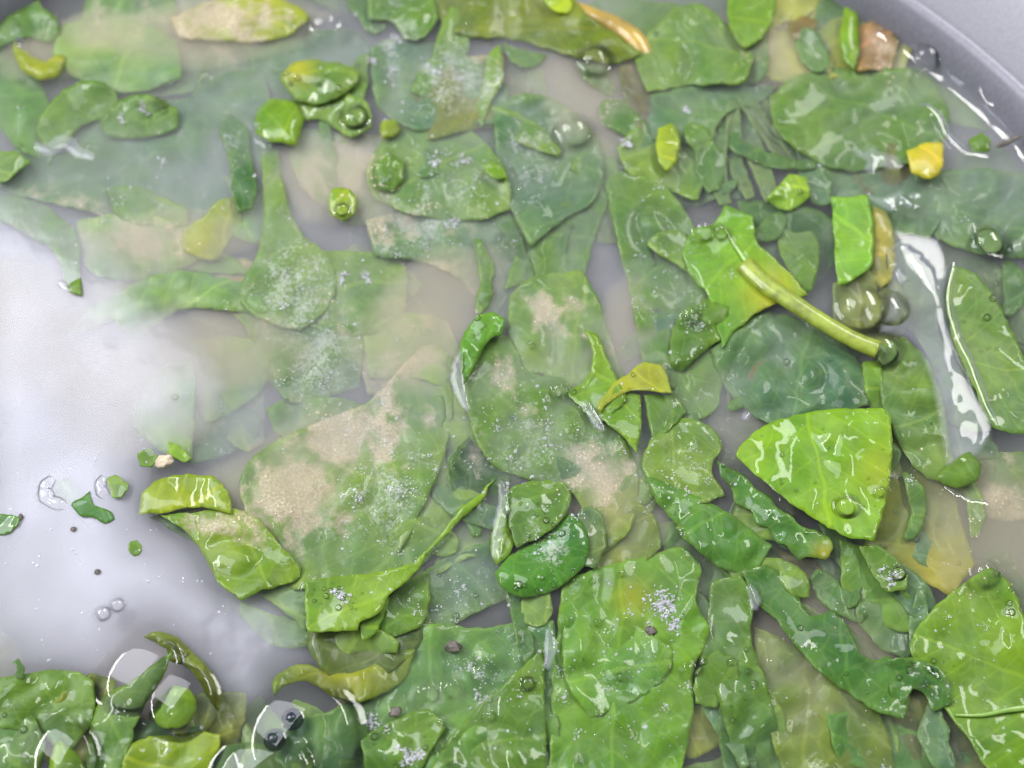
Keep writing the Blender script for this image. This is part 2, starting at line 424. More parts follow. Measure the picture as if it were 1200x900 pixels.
# settled sediment on the bottom
V = [(bc.x, bc.y, -.044)]; F = []
for ring in range(1, 13):
    for k in range(72):
        a = 2*math.pi*k/72; r = rw*.86*ring/12
        x, y = bc.x+r*math.cos(a), bc.y+r*math.sin(a)
        V.append((x, y, -.0445+.003*noise.noise(Vector((x*20, y*20, 1)))))
for k in range(72): F.append((0, 1+k, 1+(k+1) % 72))
for i in range(11):
    for k in range(72):
        a = 1+i*72+k; b = 1+i*72+(k+1) % 72; F.append((a, a+72, b+72, b))
tag(link('sediment', V, F, M_SED), 'grey brown sediment settled on the basin bottom', None, None, 'stuff')

# murky water body: closed disc volume (surface skin is separate)
def water_body():
    m, nt = new_mat('murky_water'); L = nt.links.new
    pv = N(nt, 'ShaderNodeVolumePrincipled')
    pv.inputs['Color'].default_value = (.80, .82, .83, 1); pv.inputs['Density'].default_value = 52
    pv.inputs['Anisotropy'].default_value = .35
    L(pv.outputs[0], N(nt, 'ShaderNodeOutputMaterial').inputs['Volume'])
    V = []; F = []; seg = 96; zs = (-.0435, -.0004)
    for z, r in ((zs[0], .86), (zs[1], .992)):
        for k in range(seg):
            a = 2*math.pi*k/seg; V.append((bc.x+rw*r*math.cos(a), bc.y+rw*r*math.sin(a), z))
    for k in range(seg):
        b = (k+1) % seg; F.append((k, b, b+seg, k+seg))
    F.append(tuple(range(seg))[::-1]); F.append(tuple(range(seg, 2*seg)))
    o = link('murky_water', V, F, m, smooth=False)
    tag(o, 'cloudy grey water with suspended silt filling the basin', None, None, 'structure')
water_body()

# clouds of suspended starch and silt: lens shaped bodies that thin out towards their rims
CLOUDM = {}
def cloud(px, py, rx, ry, zc, half, dens, col, rot=0, name='silt_cloud', label='soft tan cloud of silt hanging in the water'):
    key = (dens, col)
    if key not in CLOUDM:
        m, nt = new_mat('suspended_'+name)
        pv = N(nt, 'ShaderNodeVolumePrincipled'); pv.inputs['Color'].default_value = (*col, 1); pv.inputs['Density'].default_value = dens
        pv.inputs['Anisotropy'].default_value = .2
        nt.links.new(pv.outputs[0], N(nt, 'ShaderNodeOutputMaterial').inputs['Volume']); CLOUDM[key] = m
    c = at(px, py, zc); V = []; F = []; seg, rings = 40, 14; sd = random.random()*40
    top = -.0006-c.z
    for i in range(rings+1):
        th = math.pi*i/rings
        for k in range(seg):
            a = 2*math.pi*k/seg; q = 1+.30*noise.noise(Vector((math.cos(a)*1.3+sd, math.sin(a)*1.3, 0)))+.12*noise.noise(Vector((math.cos(a)*4+sd, math.sin(a)*4, 3)))
            x, y = math.sin(th)*math.cos(a)*rx*UPP*MM*q, math.sin(th)*math.sin(a)*ry*UPP*MM*q
            z = math.cos(th)*half*MM*math.sin(th)**.6 if 0 < i < rings else 0
            z = (half*MM*math.cos(th))*(abs(math.cos(th))**.6)
            V.append((c.x+x*math.cos(rot)-y*math.sin(rot), c.y+x*math.sin(rot)+y*math.cos(rot), c.z+min(z, top)))
    for i in range(rings):
        for k in range(seg): F.append((i*seg+k, (i+1)*seg+k, (i+1)*seg+(k+1) % seg, i*seg+(k+1) % seg))
    o = link(name, V, F, CLOUDM[key], loc=c); tag(o, label, None, None, 'stuff')
MILK = (.925, .925, .975); SAND = (.93, .88, .69)
cloud(10, 490, 350, 300, -5, 5, 70, MILK, 0, 'starch_cloud', 'wide milky starch cloud hanging at the left')
cloud(230, 250, 420, 300, -6, 5, 45, MILK, .2, 'starch_cloud', 'milky starch cloud over the upper left leaves')
cloud(235, 715, 210, 120, -6, 5, 90, (.92,.92,.98), .2, 'starch_cloud', 'milky starch cloud in the open water at lower left')
cloud(1130, 150, 200, 260, -5, 4.5, 60, MILK, .5, 'starch_cloud', 'milky starch cloud near the right rim')
cloud(640, 470, 390, 270, -5, 4.4, 95, MILK, .3, 'starch_cloud', 'thin starch cloud over the centre leaves')
cloud(560, 150, 440, 230, -6, 4.9, 75, MILK, 0, 'starch_cloud', 'thin starch cloud across the top centre')
for q in [(60,385,120,80,.1),(185,285,90,36,.1),(235,420,100,48,.2),(520,345,75,45,.5),(490,410,70,50,-.4),(690,115,65,75,0),(390,215,75,45,-.5),(650,372,45,32,0),
          (735,390,36,60,-.2),(340,570,95,60,.5),(240,35,150,42,.1),(85,50,80,40,.3),(890,60,80,40,-.5),(1175,620,85,75,0),(720,590,60,55,.4),(960,780,90,70,-.7),(150,470,90,60,0)]:
    cloud(q[0], q[1], q[2]*1.25, q[3]*1.35, -3.2, 2.5, 150, SAND, q[4])

# ---------------------------------------------------------------- leaves
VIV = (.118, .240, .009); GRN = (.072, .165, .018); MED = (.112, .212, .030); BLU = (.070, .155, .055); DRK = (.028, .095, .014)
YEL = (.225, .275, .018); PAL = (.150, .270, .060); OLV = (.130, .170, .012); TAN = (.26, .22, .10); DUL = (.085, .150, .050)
GROUP = 'cut green leaves soaking in the basin'
def leaf(label, pts, z, col, cat='leaf', name='cut_leaf', **kw):
    o = blade(name, pts, z, col, **kw)
    return tag(o, label, cat, GROUP)
LEAVES = {}
exec_list = [
 # ---- upper left
 ('dark green leaf filling the top left corner', [(-15,-12),(35,-12),(50,8),(66,22),(70,40),(55,50),(35,44),(20,46),(-15,62)], -1.0, GRN, dict(gloss=.4)),
 ('yellowish leaf loop curling below the dark corner leaf', [(16,46),(30,60),(45,70),(60,70),(70,58),(78,68),(70,88),(50,94),(30,86),(16,66)], -2.2, YEL, dict(dome=1.5)),
 ('narrow bright crescent leaf edge with a tail pointing down left', [(42,158),(48,136),(65,113),(85,99),(110,94),(130,103),(139,119),(132,138),(110,142),(90,152),(78,170),(58,176)], -1.9, GRN, dict(dome=0, ty=-6.5, gloss=.3, crease=.4)),
 ('arched green leaf edge carrying a row of tiny bubbles', [(117,141),(130,127),(150,114),(172,111),(192,118),(209,129),(207,150),(180,160),(150,162),(126,160)], -1.6, GRN, dict(dome=0, ty=-7.5, gloss=.3, crease=.4)),
 ('broad dull grey green leaf under the two crescent edges', [(60,160),(85,130),(140,122),(205,122),(250,96),(292,92),(302,150),(290,212),(250,250),(180,258),(100,238),(30,222),(-15,205),(-15,190),(30,175)], -5.5, BLU, dict(silt=.8, und=1.6)),
 ('small bright leaf tip entering at the left edge', [(-15,176),(20,179),(37,190),(20,201),(5,213),(-15,214)], -.5, MED, dict(gloss=.6)),
 ('blurred lime leaf with sandy patches along the top edge', [(200,22),(240,4),(300,-10),(350,8),(364,20),(340,40),(300,48),(250,47),(210,42)], -1.6, YEL, dict(silt=.9)),
 ('pale leaf lying slanted below the lime top leaf', [(120,70),(200,50),(260,52),(330,60),(300,95),(230,105),(160,112),(110,100)], -7, PAL, dict()),
 ('small mid green leaf fragment on the broad dull leaf', [(130,222),(160,221),(190,233),(214,245),(216,262),(170,263),(140,251)], -3.6, MED, dict(silt=.4)),
 ('lime yellow folded scrap between two tan patches', [(254,240),(275,234),(281,260),(266,281),(255,300),(235,299),(219,291),(219,270),(240,256)], -2.8, YEL, dict(silt=.3)),
 ('hanging green leaf with a narrow tip at the far left', [(-15,230),(40,239),(70,258),(86,275),(89,300),(91,338),(77,334),(70,312),(60,292),(40,280),(-15,246)], -3.2, GRN, dict(silt=.5, tx=2.5, ty=2.2)),
 ('long narrow leaf slanting under the left tan silt', [(-15,300),(30,300),(70,330),(110,345),(90,390),(40,380),(-15,370)], -9, PAL, dict()),
 ('pale leaf patch under the tan streak at the upper left', [(98,262),(150,254),(216,268),(228,300),(182,322),(120,321),(94,296)], -3.9, PAL, dict(silt=.75)),
 ('blurred green leaf between corner and crescent at the top left', [(78,34),(135,24),(196,48),(206,88),(150,104),(100,92),(70,66)], -3.4, PAL, dict(silt=.5)),
 ('mossy leaf half lost in tan cloud left of the serrated tip', [(430,395),(470,372),(520,380),(532,420),(520,450),(480,440),(440,440)], -4.2, PAL, dict(silt=.7)),
 # ---- middle left
 ('tall pale green blade running down to the speckled leaves', [(309,188),(326,188),(336,240),(352,276),(376,296),(388,330),(372,360),(350,377),(310,366),(284,346),(290,324),(304,300),(311,250)], -3.0, MED, dict(silt=.5, und=.8)),
 ('square cut green leaf dusted white beside the tall blade', [(380,299),(460,303),(470,320),(466,372),(430,388),(380,382),(360,374),(386,340)], -3.8, MED, dict(silt=.6)),
 ('wavy pale leaf band arching across the left half', [(88,388),(118,360),(160,336),(205,322),(245,328),(288,340),(302,367),(250,363),(215,361),(190,373),(166,393),(150,386),(138,374),(113,384)], -4.2, PAL, dict(silt=.55, dome=1.0)),
 ('grey green leaf band lying behind the pale arch', [(86,352),(110,330),(150,305),(205,296),(250,300),(290,322),(240,322),(200,318),(158,334),(118,358),(96,378)], -6.0, MED, dict(silt=.7)),
 ('speckled grey green leaf with a blunt lower corner', [(272,364),(300,371),(350,384),(402,384),(417,400),(413,450),(380,459),(345,466),(325,450),(310,420),(298,394)], -4.6, GRN, dict(silt=.7)),
 ('faint pale leaf right of the upright pale scrap', [(228,405),(260,399),(300,404),(311,430),(301,456),(270,480),(240,490),(229,460)], -6.0, PAL, dict(silt=.5)),
 ('smooth upright pale leaf scrap at the edge of the milky water', [(158,490),(178,445),(198,432),(222,430),(226,450),(225,500),(222,534),(200,529),(166,505)], -3.6, PAL, dict(silt=0, und=.4)),
 ('tiny bright corner poking out under the pale scrap', [(197,517),(214,526),(224,538),(214,541),(200,534)], .8, VIV, dict(silt=0, gloss=.8)),
 ('grey leaf with crumbly foam beneath the faint pale leaf', [(226,482),(250,491),(280,479),(302,490),(297,511),(262,531),(226,540)], -6.5, BLU, dict(silt=.3)),
 ('dark green patch of leaf above the large tan silt cloud', [(318,480),(345,467),(390,469),(425,477),(432,490),(410,511),(360,516),(330,506)], -4.8, GRN, dict(silt=.2)),
 ('large rounded leaf half covered with tan silt in the centre left', [(296,560),(318,530),(378,500),(428,480),(466,442),(488,420),(506,421),(517,437),(519,482),(511,532),(491,582),(466,632),(440,667),(400,674),(350,674),(328,642),(304,602)], -2.6, MED, dict(silt=1.05, und=.9, ty=.4, gloss=.45)),
 ('smooth green leaf tucked under the right rim of the silted leaf', [(521,458),(541,490),(561,530),(581,560),(560,582),(532,612),(507,642),(480,668),(440,684),(396,680),(438,664),(468,624),(494,580),(512,530),(519,480)], -3.2, MED, dict(silt=.25, und=.6)),
 ('bright thin folded rim below the smooth tucked leaf', [(580,560),(562,579),(536,598),(520,622),(494,650),(484,660),(504,646),(526,624),(545,604),(566,585)], -.9, VIV, dict(silt=0, dome=.2, und=.4, crease=.3, gloss=.5)),
 ('vivid square ended leaf sticking out of the milky water', [(358,681),(400,675),(440,671),(478,662),(500,645),(496,660),(476,681),(458,696),(446,716),(421,730),(420,739),(360,741),(357,715)], 1.6, VIV, dict(silt=0, und=.8, gloss=1.0, curl=.6)),
 ('submerged pale wing left of the vivid square ended leaf', [(300,690),(330,678),(357,680),(357,736),(342,722),(320,706)], -2.8, PAL, dict(silt=0, und=.2)),
 ('narrow vivid strip folded beside the square ended leaf', [(446,690),(456,699),(451,720),(437,745),(424,752),(423,732),(431,706)], 1.2, VIV, dict(silt=0, gloss=.8)),
 ('yellow green top fold of the olive leaf', [(162,602),(168,577),(192,560),(245,557),(268,578),(272,602),(232,594),(192,601)], -.1, (.21,.29,.006), dict(silt=.35, dome=.3, gloss=.6)),
 ('olive leaf with sandy centre jutting over open water', [(188,604),(232,600),(272,596),(300,606),(330,640),(353,664),(346,681),(310,691),(282,702),(256,682),(240,652),(216,622)], -.8, (.12,.22,.010), dict(silt=.9, gloss=.5)),
 ('painted curl shadow inside the olive fold', [(180,606),(232,598),(262,606),(255,640),(225,632),(200,618)], -3.5, DRK, dict(silt=.4)),  # dark sheet put in for the shadow under the curled fold
 ('tattered green scrap beside the sandy crumb', [(160,531),(176,524),(186,536),(178,548),(166,546)], .2, GRN, dict(silt=0)),
 # ---- lower left
 ('ragged dark green leaf at the lower left edge', [(-15,795),(30,790),(60,785),(95,789),(110,800),(108,845),(80,882),(40,862),(-15,850)], -1.0, GRN, dict(silt=.2, gloss=.6, und=1.4)),
 ('brown green leaf behind the ragged dark leaf', [(45,860),(80,810),(105,795),(132,803),(128,850),(110,905),(70,905)], -3.0, OLV, dict(silt=.3)),
 ('upright dark leaf rising into the arched bubble', [(100,905),(108,842),(126,812),(150,800),(184,776),(201,763),(192,792),(166,832),(152,872),(142,905)], .2, GRN, dict(silt=.1, gloss=.7, tx=1.2)),
 ('olive crescent leaf arching over the two left domes', [(167,746),(186,739),(206,747),(227,765),(248,787),(260,812),(256,834),(240,812),(222,784),(200,774),(194,761),(180,752)], -1.0, OLV, dict(silt=.3, dome=1.0)),
 ('rolled green leaf inside the second dome', [(178,842),(184,820),(200,805),(221,807),(230,825),(224,846),(205,854),(190,852)], .6, VIV, dict(silt=0, dome=1.2, gloss=.9, ruf=.5, und=1.8, crease=1.5)),
 ('dark leaf lying right of the second dome', [(205,860),(228,820),(262,815),(285,818),(282,850),(262,905),(210,905)], -4.0, OLV, dict(silt=.2)),
 ('lime green leaf with a pointed right end at the bottom edge', [(134,912),(155,872),(192,861),(230,858),(259,861),(256,882),(238,912)], -.6, (.17,.26,.010), dict(silt=.1, gloss=.5, ty=-.5)),
 ('green leaf in the very bottom left corner', [(-15,828),(20,824),(45,850),(52,880),(38,912),(-15,912)], -.3, GRN, dict(silt=0, gloss=.9, dome=1.0)),
 ('light leaf blade standing inside the corner dome', [(54,912),(62,878),(72,868),(90,884),(108,912)], .8, VIV, dict(silt=0, dome=1.5, gloss=.8)),
 ('dark leaf below the lower left domes', [(140,872),(160,840),(200,852),(240,850),(262,850),(230,866),(180,868)], -3.8, DRK, dict(silt=0)),
 ('dark leaf at the bottom beside the bubble cluster', [(240,912),(262,880),(300,872),(330,880),(420,895),(430,912)], -3.0, GRN, dict(silt=0)),
 ('brown tipped leaf arch above the bubble cluster', [(321,816),(319,800),(334,785),(360,779),(390,789),(422,786),(455,770),(486,760),(478,790),(444,816),(412,822),(385,815),(368,801),(348,798),(330,806)], -1.6, (.10,.16,.010), dict(silt=.8, dome=.2, yel=(405,775,40,.35))),
 ('dark olive leaf under the vivid square ended leaf', [(360,738),(420,738),(450,750),(480,728),(510,730),(486,762),(455,788),(420,800),(395,798),(374,780),(361,760)], -2.2, (.06,.10,.008), dict(silt=.4)),
 ('dark green leaf right of the vivid strip', [(454,702),(480,681),(503,668),(504,700),(496,731),(462,747),(436,756),(448,722)], -1.4, GRN, dict(silt=0, gloss=.6)),
 ('grey speckled leaf wedge below the small white streak', [(497,742),(497,700),(505,671),(541,650),(571,641),(591,661),(613,692),(562,712),(516,736)], -3.6, BLU, dict(silt=.1)),
 ('pale wedge of leaf beside the narrow water gap', [(520,640),(545,612),(572,582),(584,600),(578,640),(548,652),(510,672)], -4.2, PAL, dict(silt=.2)),
 ('broad misted leaf dotted with round bubbles near the bottom', [(470,762),(500,741),(560,743),(600,736),(633,736),(637,800),(639,912),(380,912),(340,880),(352,840),(400,830),(440,802)], -2.4, (.075,.19,.035), dict(silt=0, und=.6, gloss=.6)),
 ('clear green lower part of leaf left of the bottom seam', [(557,832),(600,792),(637,756),(641,912),(498,912),(522,872)], -.5, GRN, dict(silt=0, und=.6, gloss=.6)),
 ('small glossy leaf with foam blobs at the bottom edge', [(425,868),(448,850),(500,829),(524,850),(505,882),(482,912),(430,912)], -.6, GRN, dict(silt=0, gloss=1.0, und=1.4)),
 # ---- centre
 ('rounded underside of the folded leaf in the lower centre', [(579,671),(600,650),(641,625),(668,600),(680,610),(692,640),(682,666),(651,691),(615,699),(590,691)], .0, (.045,.17,.015), dict(silt=.1, gloss=.9, dome=1.6)),
 ('upper flap of the folded leaf with a bright crease', [(588,582),(610,566),(661,565),(670,584),(661,606),(631,630),(604,642),(596,612)], -.4, GRN, dict(silt=.1, gloss=.8, curl=.8)),
 ('slim yellow green strip between streak and folded leaf', [(588,588),(597,612),(602,642),(582,664),(575,640)], -1.2, VIV, dict(silt=0)),
 ('ghostly oval leaf scrap right of the folded leaf', [(678,600),(694,591),(708,610),(710,640),(698,667),(682,662),(677,630)], -1.0, DUL, dict(silt=.2, curl=.8)),
 ('large silt speckled leaf in the exact centre', [(545,452),(550,410),(570,390),(600,398),(618,436),(660,444),(690,480),(722,502),(746,545),(748,582),(737,622),(704,652),(690,612),(665,572),(620,562),(580,546),(555,510)], -2.0, GRN, dict(silt=.75, und=.9, yel=(720,600,40,.25))),
 ('curled serrated bright leaf tip beside the white streak', [(544,452),(539,420),(542,395),(555,375),(575,367),(592,374),(589,391),(575,396),(565,411),(555,431)], .9, (.07,.22,.010), dict(silt=0, gloss=.9, dome=.3, ruf=.5, rk=.5)),
 ('hazy rounded leaf above the centre leaf', [(598,347),(625,324),(681,319),(696,341),(711,380),(725,425),(733,452),(720,482),(700,496),(665,470),(640,441),(613,434),(598,400)], -2.2, MED, dict(silt=.8, und=.8)),
 ('bright emerging side of the hazy rounded leaf', [(684,384),(700,394),(716,430),(736,468),(716,486),(700,497),(664,461),(689,441),(695,414)], -.1, VIV, dict(silt=.1, gloss=.6)),
 ('small yellow green leaf tip pointing right at the centre', [(699,477),(714,455),(740,434),(756,424),(776,430),(788,461),(740,458),(716,470),(702,482)], 1.4, YEL, dict(silt=0, gloss=.6, curl=.4)),
 ('bright wedge leaf below the yellow green tip', [(702,479),(715,466),(735,459),(751,463),(751,500),(746,532),(725,507),(704,493)], .4, VIV, dict(silt=0, gloss=.5)),
 ('dark triangular leaf right of the bright wedge', [(754,462),(792,464),(804,482),(786,502),(765,518),(759,490)], -1.2, GRN, dict(silt=0)),
 ('round light green leaf with a notched edge right of centre', [(751,540),(768,510),(800,491),(832,500),(848,522),(834,548),(850,580),(820,590),(785,575),(760,562)], -.6, MED, dict(silt=.1, und=.6, gloss=.5)),
 ('long curved leaf sweeping down right from the round leaf', [(754,552),(790,570),(850,598),(905,640),(884,672),(856,670),(825,652),(790,612),(768,585)], -1.0, (.075,.20,.020), dict(silt=.2, dome=1.2)),
 ('crinkled strip of leaf with frayed pale tips', [(840,540),(852,548),(872,556),(884,570),(900,580),(912,596),(926,604),(940,617),(958,622),(972,630),(976,644),(966,656),(950,652),(936,657),(922,640),(908,634),(900,618),(884,612),(878,598),(862,590),(856,570),(846,560)], .2, (.05,.16,.02), dict(silt=.2, ruf=.7, rk=.45, gloss=.8, tx=1.2, ty=-1.2, yel=(966,648,14,.45))),
 ('vivid yellow green leaf lying proud with one bubble on it', [(862,533),(885,505),(920,490),(960,481),(1036,478),(1044,490),(1043,560),(1025,634),(990,628),(950,605),(915,580),(880,551)], 2.2, (.150,.320,.006), dict(silt=0, und=.6, gloss=.55, yel=(1030,550,30,.25))),
 ('tan misted leaf right of the vivid yellow green leaf', [(1040,486),(1062,540),(1092,566),(1112,575),(1122,612),(1134,655),(1110,688),(1050,654),(1018,640),(1036,560)], -4.0, OLV, dict(silt=.4, yel=(1100,680,50,.5))),
 ('long oval leaf with a scar left of the bright water strip', [(1028,405),(1058,394),(1085,420),(1106,470),(1116,530),(1132,555),(1100,564),(1075,551),(1050,512),(1031,462)], -1.4, MED, dict(silt=.2, und=.6, gloss=.6)),
 ('curled leaf end under the bright water strip', [(1096,561),(1114,540),(1136,529),(1152,545),(1146,562),(1120,572)], .5, GRN, dict(silt=0, dome=1.2, gloss=.8)),
 ('smooth green leaf on the right edge outlined by water', [(1117,312),(1142,320),(1166,350),(1196,408),(1216,450),(1216,512),(1162,500),(1140,450),(1117,400),(1109,350)], -.3, MED, dict(silt=0, und=.5, gloss=.6)),
 # ---- upper middle
 ('tapering speckled leaf below the top centre', [(716,226),(735,214),(760,219),(790,240),(820,288),(846,340),(852,370),(830,382),(800,422),(790,442),(760,424),(745,352),(733,300)], -2.6, GRN, dict(silt=.35)),
 ('rolled leaf around a gold glinting bubble', [(784,418),(790,380),(805,360),(840,344),(854,360),(846,395),(820,416),(800,437),(788,432)], -.6, GRN, dict(silt=0, dome=1.4, gloss=.8, ruf=.4)),
 ('dark leaf hanging below the rolled leaf', [(784,442),(800,420),(836,399),(849,410),(846,450),(838,482),(800,502),(790,481)], -2.0, GRN, dict(silt=.1)),
 ('bluish leaf with rounded folds below the stalk', [(842,412),(870,390),(900,374),(930,377),(962,395),(1000,425),(1008,470),(960,484),(920,494),(890,482),(858,452)], -2.4, BLU, dict(silt=.1, und=2.0, gloss=.8)),
 ('brownish sunken leaf left of the vivid leaf', [(830,440),(860,450),(895,485),(905,515),(870,545),(845,545),(835,500)], -5.5, (.07,.09,.03), dict(silt=.5)),
 ('hazy narrow leaf left of the dark triangular gap', [(700,228),(709,236),(690,290),(680,332),(640,322),(598,334),(614,290),(650,250)], -3.4, GRN, dict(silt=.5)),
 ('blue green leaf with foam specks above the hazy narrow leaf', [(586,130),(620,119),(660,130),(690,160),(702,190),(692,230),(660,250),(624,278),(604,240),(589,190)], -2.4, BLU, dict(silt=.4)),
 ('broad hazy leaf under white foam clumps', [(466,160),(520,149),(560,168),(585,200),(592,240),(560,251),(500,249),(450,231),(438,200)], -2.6, MED, dict(silt=.5)),
 ('dull leaf sprinkled with white foam near the top', [(443,60),(480,48),(520,58),(560,80),(587,100),(582,140),(540,141),(490,147),(450,122)], -2.8, BLU, dict(silt=.2)),
 ('slender green sliver standing between the top centre leaves', [(572,62),(586,52),(590,90),(575,120),(565,150),(556,130),(566,95)], -1.5, MED, dict(silt=0)),
 ('speckled grey leaf crossing the middle of the upper half', [(440,262),(500,250),(570,256),(600,262),(600,300),(585,350),(570,372),(545,330),(500,306),(450,300)], -3.8, BLU, dict(silt=.8)),
 ('bright curled leaf edge with glints upper left of centre', [(328,86),(350,71),(400,74),(422,86),(416,101),(380,121),(345,117),(334,101)], .2, MED, dict(silt=.1, gloss=.9, dome=1.0, yel=(350,80,18,.5))),
 ('round vivid rolled leaf knob with a white glint', [(298,150),(304,126),(320,115),(345,118),(356,140),(347,170),(325,166),(305,162)], .6, VIV, dict(silt=0, dome=2.2, gloss=.9, und=1.6)),
 ('green leaf under the large round bubble', [(344,120),(400,109),(431,120),(437,150),(410,162),(380,142),(350,140)], -.6, MED, dict(silt=0, gloss=.8)),
 ('pale blue green leaf behind the curled glinting edge', [(300,60),(345,45),(410,40),(440,70),(430,110),(380,90),(330,90),(305,100)], -5, BLU, dict(silt=.2)),
 ('pale leaf under the round vivid knob', [(345,150),(400,160),(450,160),(455,190),(420,240),(380,235),(350,200)], -4.5, PAL, dict(silt=.9)),
 ('crumpled green leaf touching the top edge', [(430,-12),(506,-12),(512,20),(496,46),(475,46),(460,26),(432,22)], -.8, GRN, dict(silt=0, und=1.5, gloss=.7)),
 ('yellow nub beside the dark slit', [(443,150),(450,140),(464,141),(470,152),(462,160),(448,162)], -.6, YEL, dict(silt=0, dome=1)),
 ('small green bump at the left of the hazy leaf', [(438,190),(455,180),(472,190),(474,210),(460,224),(440,220)], -1.0, GRN, dict(silt=0, dome=1.2)),
 ('tiny bright oval scrap on the hazy leaf', [(566,192),(580,190),(592,200),(594,210),(580,208),(568,202)], -.3, VIV, dict(silt=0)),
 ('vivid green bead shaped leaf tip with a white glint below', [(385,228),(392,220),(408,220),(418,232),(416,250),(400,258),(388,250)], .5, (.17,.28,.01), dict(silt=0, dome=.8, gloss=.9)),
 # ---- top right
 ('dark olive leaf band along the top centre edge', [(505,-12),(600,-12),(660,-12),(690,18),(722,40),(752,62),(722,74),(660,62),(600,46),(540,40),(512,18)], -1.8, (.11,.16,.012), dict(silt=.5, und=1.6)),
 ('lime scrap next to the orange stalk at the top', [(634,-8),(660,-6),(672,6),(664,16),(645,10)], .2, (.30,.42,.008), dict(silt=0)),
 ('large rounded green leaf at the top right of centre', [(744,68),(765,35),(790,12),(822,4),(850,28),(884,66),(872,96),(800,101),(758,108)], -1.6, MED, dict(silt=.4, gloss=.3)),
 ('vivid leaf triangle hanging from the top edge', [(853,-12),(907,-12),(909,14),(891,46),(872,57),(854,30)], -.2, VIV, dict(silt=0, gloss=.6)),
 ('upright bright strip in front of the rusty patch', [(990,8),(1004,14),(1007,50),(1003,82),(988,72),(984,40)], .2, VIV, dict(silt=0, gloss=.5, dome=.8)),
 ('blurred yellow leaf behind the bright upright strip', [(912,-12),(1060,-12),(1062,40),(1050,82),(985,86),(930,92),(895,84),(905,50)], -3.6, (.24,.29,.03), dict(silt=.5)),
 ('rust brown patch of withered leaf near the top right', [(1003,30),(1040,20),(1052,50),(1046,82),(1004,82)], -2.2, (.30,.16,.05), dict(silt=.4)),
 ('brown decayed spot on the blurred yellow leaf', [(922,30),(940,18),(958,24),(952,40),(930,48)], -1.6, (.13,.09,.01), dict(silt=0)),
 ('wide smooth green leaf with fine folds upper right', [(903,112),(940,86),(1000,79),(1082,84),(1112,130),(1102,170),(1070,190),(1000,200),(958,190),(910,152)], -1.8, GRN, dict(silt=0, und=1.2, gloss=.5)),
 ('bluish leaf under the white water star shapes', [(938,160),(1000,200),(1070,200),(1102,240),(1082,272),(1020,262),(970,232),(948,200)], -3.2, BLU, dict(silt=0)),
 ('dull leaf flap with a dark slit beneath it', [(757,115),(850,101),(902,104),(884,121),(850,131),(830,162),(780,162),(748,140)], -3.2, BLU, dict(silt=0)),
 ('bright yellow tab standing among grey leaves', [(770,150),(787,144),(796,160),(791,190),(780,201),(771,186)], .3, (.24,.33,.01), dict(silt=0, gloss=.5)),
 ('green leaf around the bright yellow tab', [(728,175),(750,150),(775,160),(800,170),(830,190),(812,230),(770,214),(740,200)], -2.6, MED, dict(silt=.3)),
 ('bright yellow leaf piece sitting by the right rim', [(1061,178),(1080,168),(1104,167),(1106,186),(1100,206),(1085,209),(1069,201)], 1.2, (.36, .34, .012), dict(silt=0, gloss=.4, dome=.8)),
 ('small green scrap under the dark twig', [(1136,163),(1148,155),(1161,163),(1160,176),(1146,181),(1137,174)], .2, GRN, dict(silt=0, dome=1)),
 ('tiny green scrap stuck on the steel wall', [(1151,38),(1160,31),(1168,42),(1167,58),(1160,61),(1152,50)], 6.5, VIV, dict(silt=0, und=.2)),
 ('hazy blue green leaf along the right rim', [(1078,208),(1150,203),(1216,212),(1216,300),(1150,292),(1100,272)], -2.6, BLU, dict(silt=.1)),
 ('grey green leaf below the right rim leaf', [(1060,268),(1110,275),(1150,300),(1190,330),(1216,350),(1216,440),(1185,390),(1150,320),(1110,320),(1070,330)], -5.0, DUL, dict(silt=.3)),
 ('pale sunken leaf beneath the bright water strip', [(1030,300),(1075,290),(1108,340),(1116,410),(1140,470),(1165,520),(1115,530),(1090,420),(1060,380),(1035,360)], -5.0, (.12,.20,.07), dict(silt=.1)),
 ('oval leaf scrap ringed by water near the right edge', [(1145,268),(1156,262),(1170,275),(1178,292),(1172,300),(1156,296),(1146,284)], -.4, GRN, dict(silt=0)),
 ('flat bright green leaf bar above the two large bubbles', [(974,231),(1018,229),(1024,262),(1022,310),(1006,325),(982,335),(978,290)], .5, (.14,.33,.012), dict(silt=0, gloss=.5, und=.4)),
 ('yellow brown leaf sliver right of the bright bar', [(1022,240),(1040,250),(1050,290),(1046,325),(1030,340),(1022,320)], -2.2, (.28,.27,.05), dict(silt=.2)),
 ('olive leaf seen through the two large bubbles', [(980,335),(1008,322),(1044,332),(1062,362),(1046,400),(1010,405),(985,385)], -2.9, (.17,.22,.04), dict(silt=.2)),
 ('thin green leaf strip between stalk and oval leaf', [(1012,430),(1030,425),(1040,470),(1045,500),(1030,500),(1018,470)], -2.8, VIV, dict(silt=0)),
 ('bright crumpled yellow green leaf in the dark fan', [(898,232),(912,218),(925,204),(945,208),(950,228),(935,242),(915,246)], -.6, (.20,.34,.02), dict(silt=0, ruf=.8)),
 ('curly dark leaf below the crumpled yellow one', [(870,240),(905,240),(945,246),(975,262),(978,300),(950,330),(915,310),(885,280)], -4.4, DRK, dict(silt=.2, und=2)),
 # ---- lower right
 ('big bright leaf with a pale rib in the lower right corner', [(1140,676),(1161,665),(1185,684),(1199,720),(1216,760),(1216,915),(1166,912),(1132,862),(1100,820),(1067,762),(1076,735),(1108,700)], -.2, VIV, dict(silt=0, und=1.0, gloss=.6)),
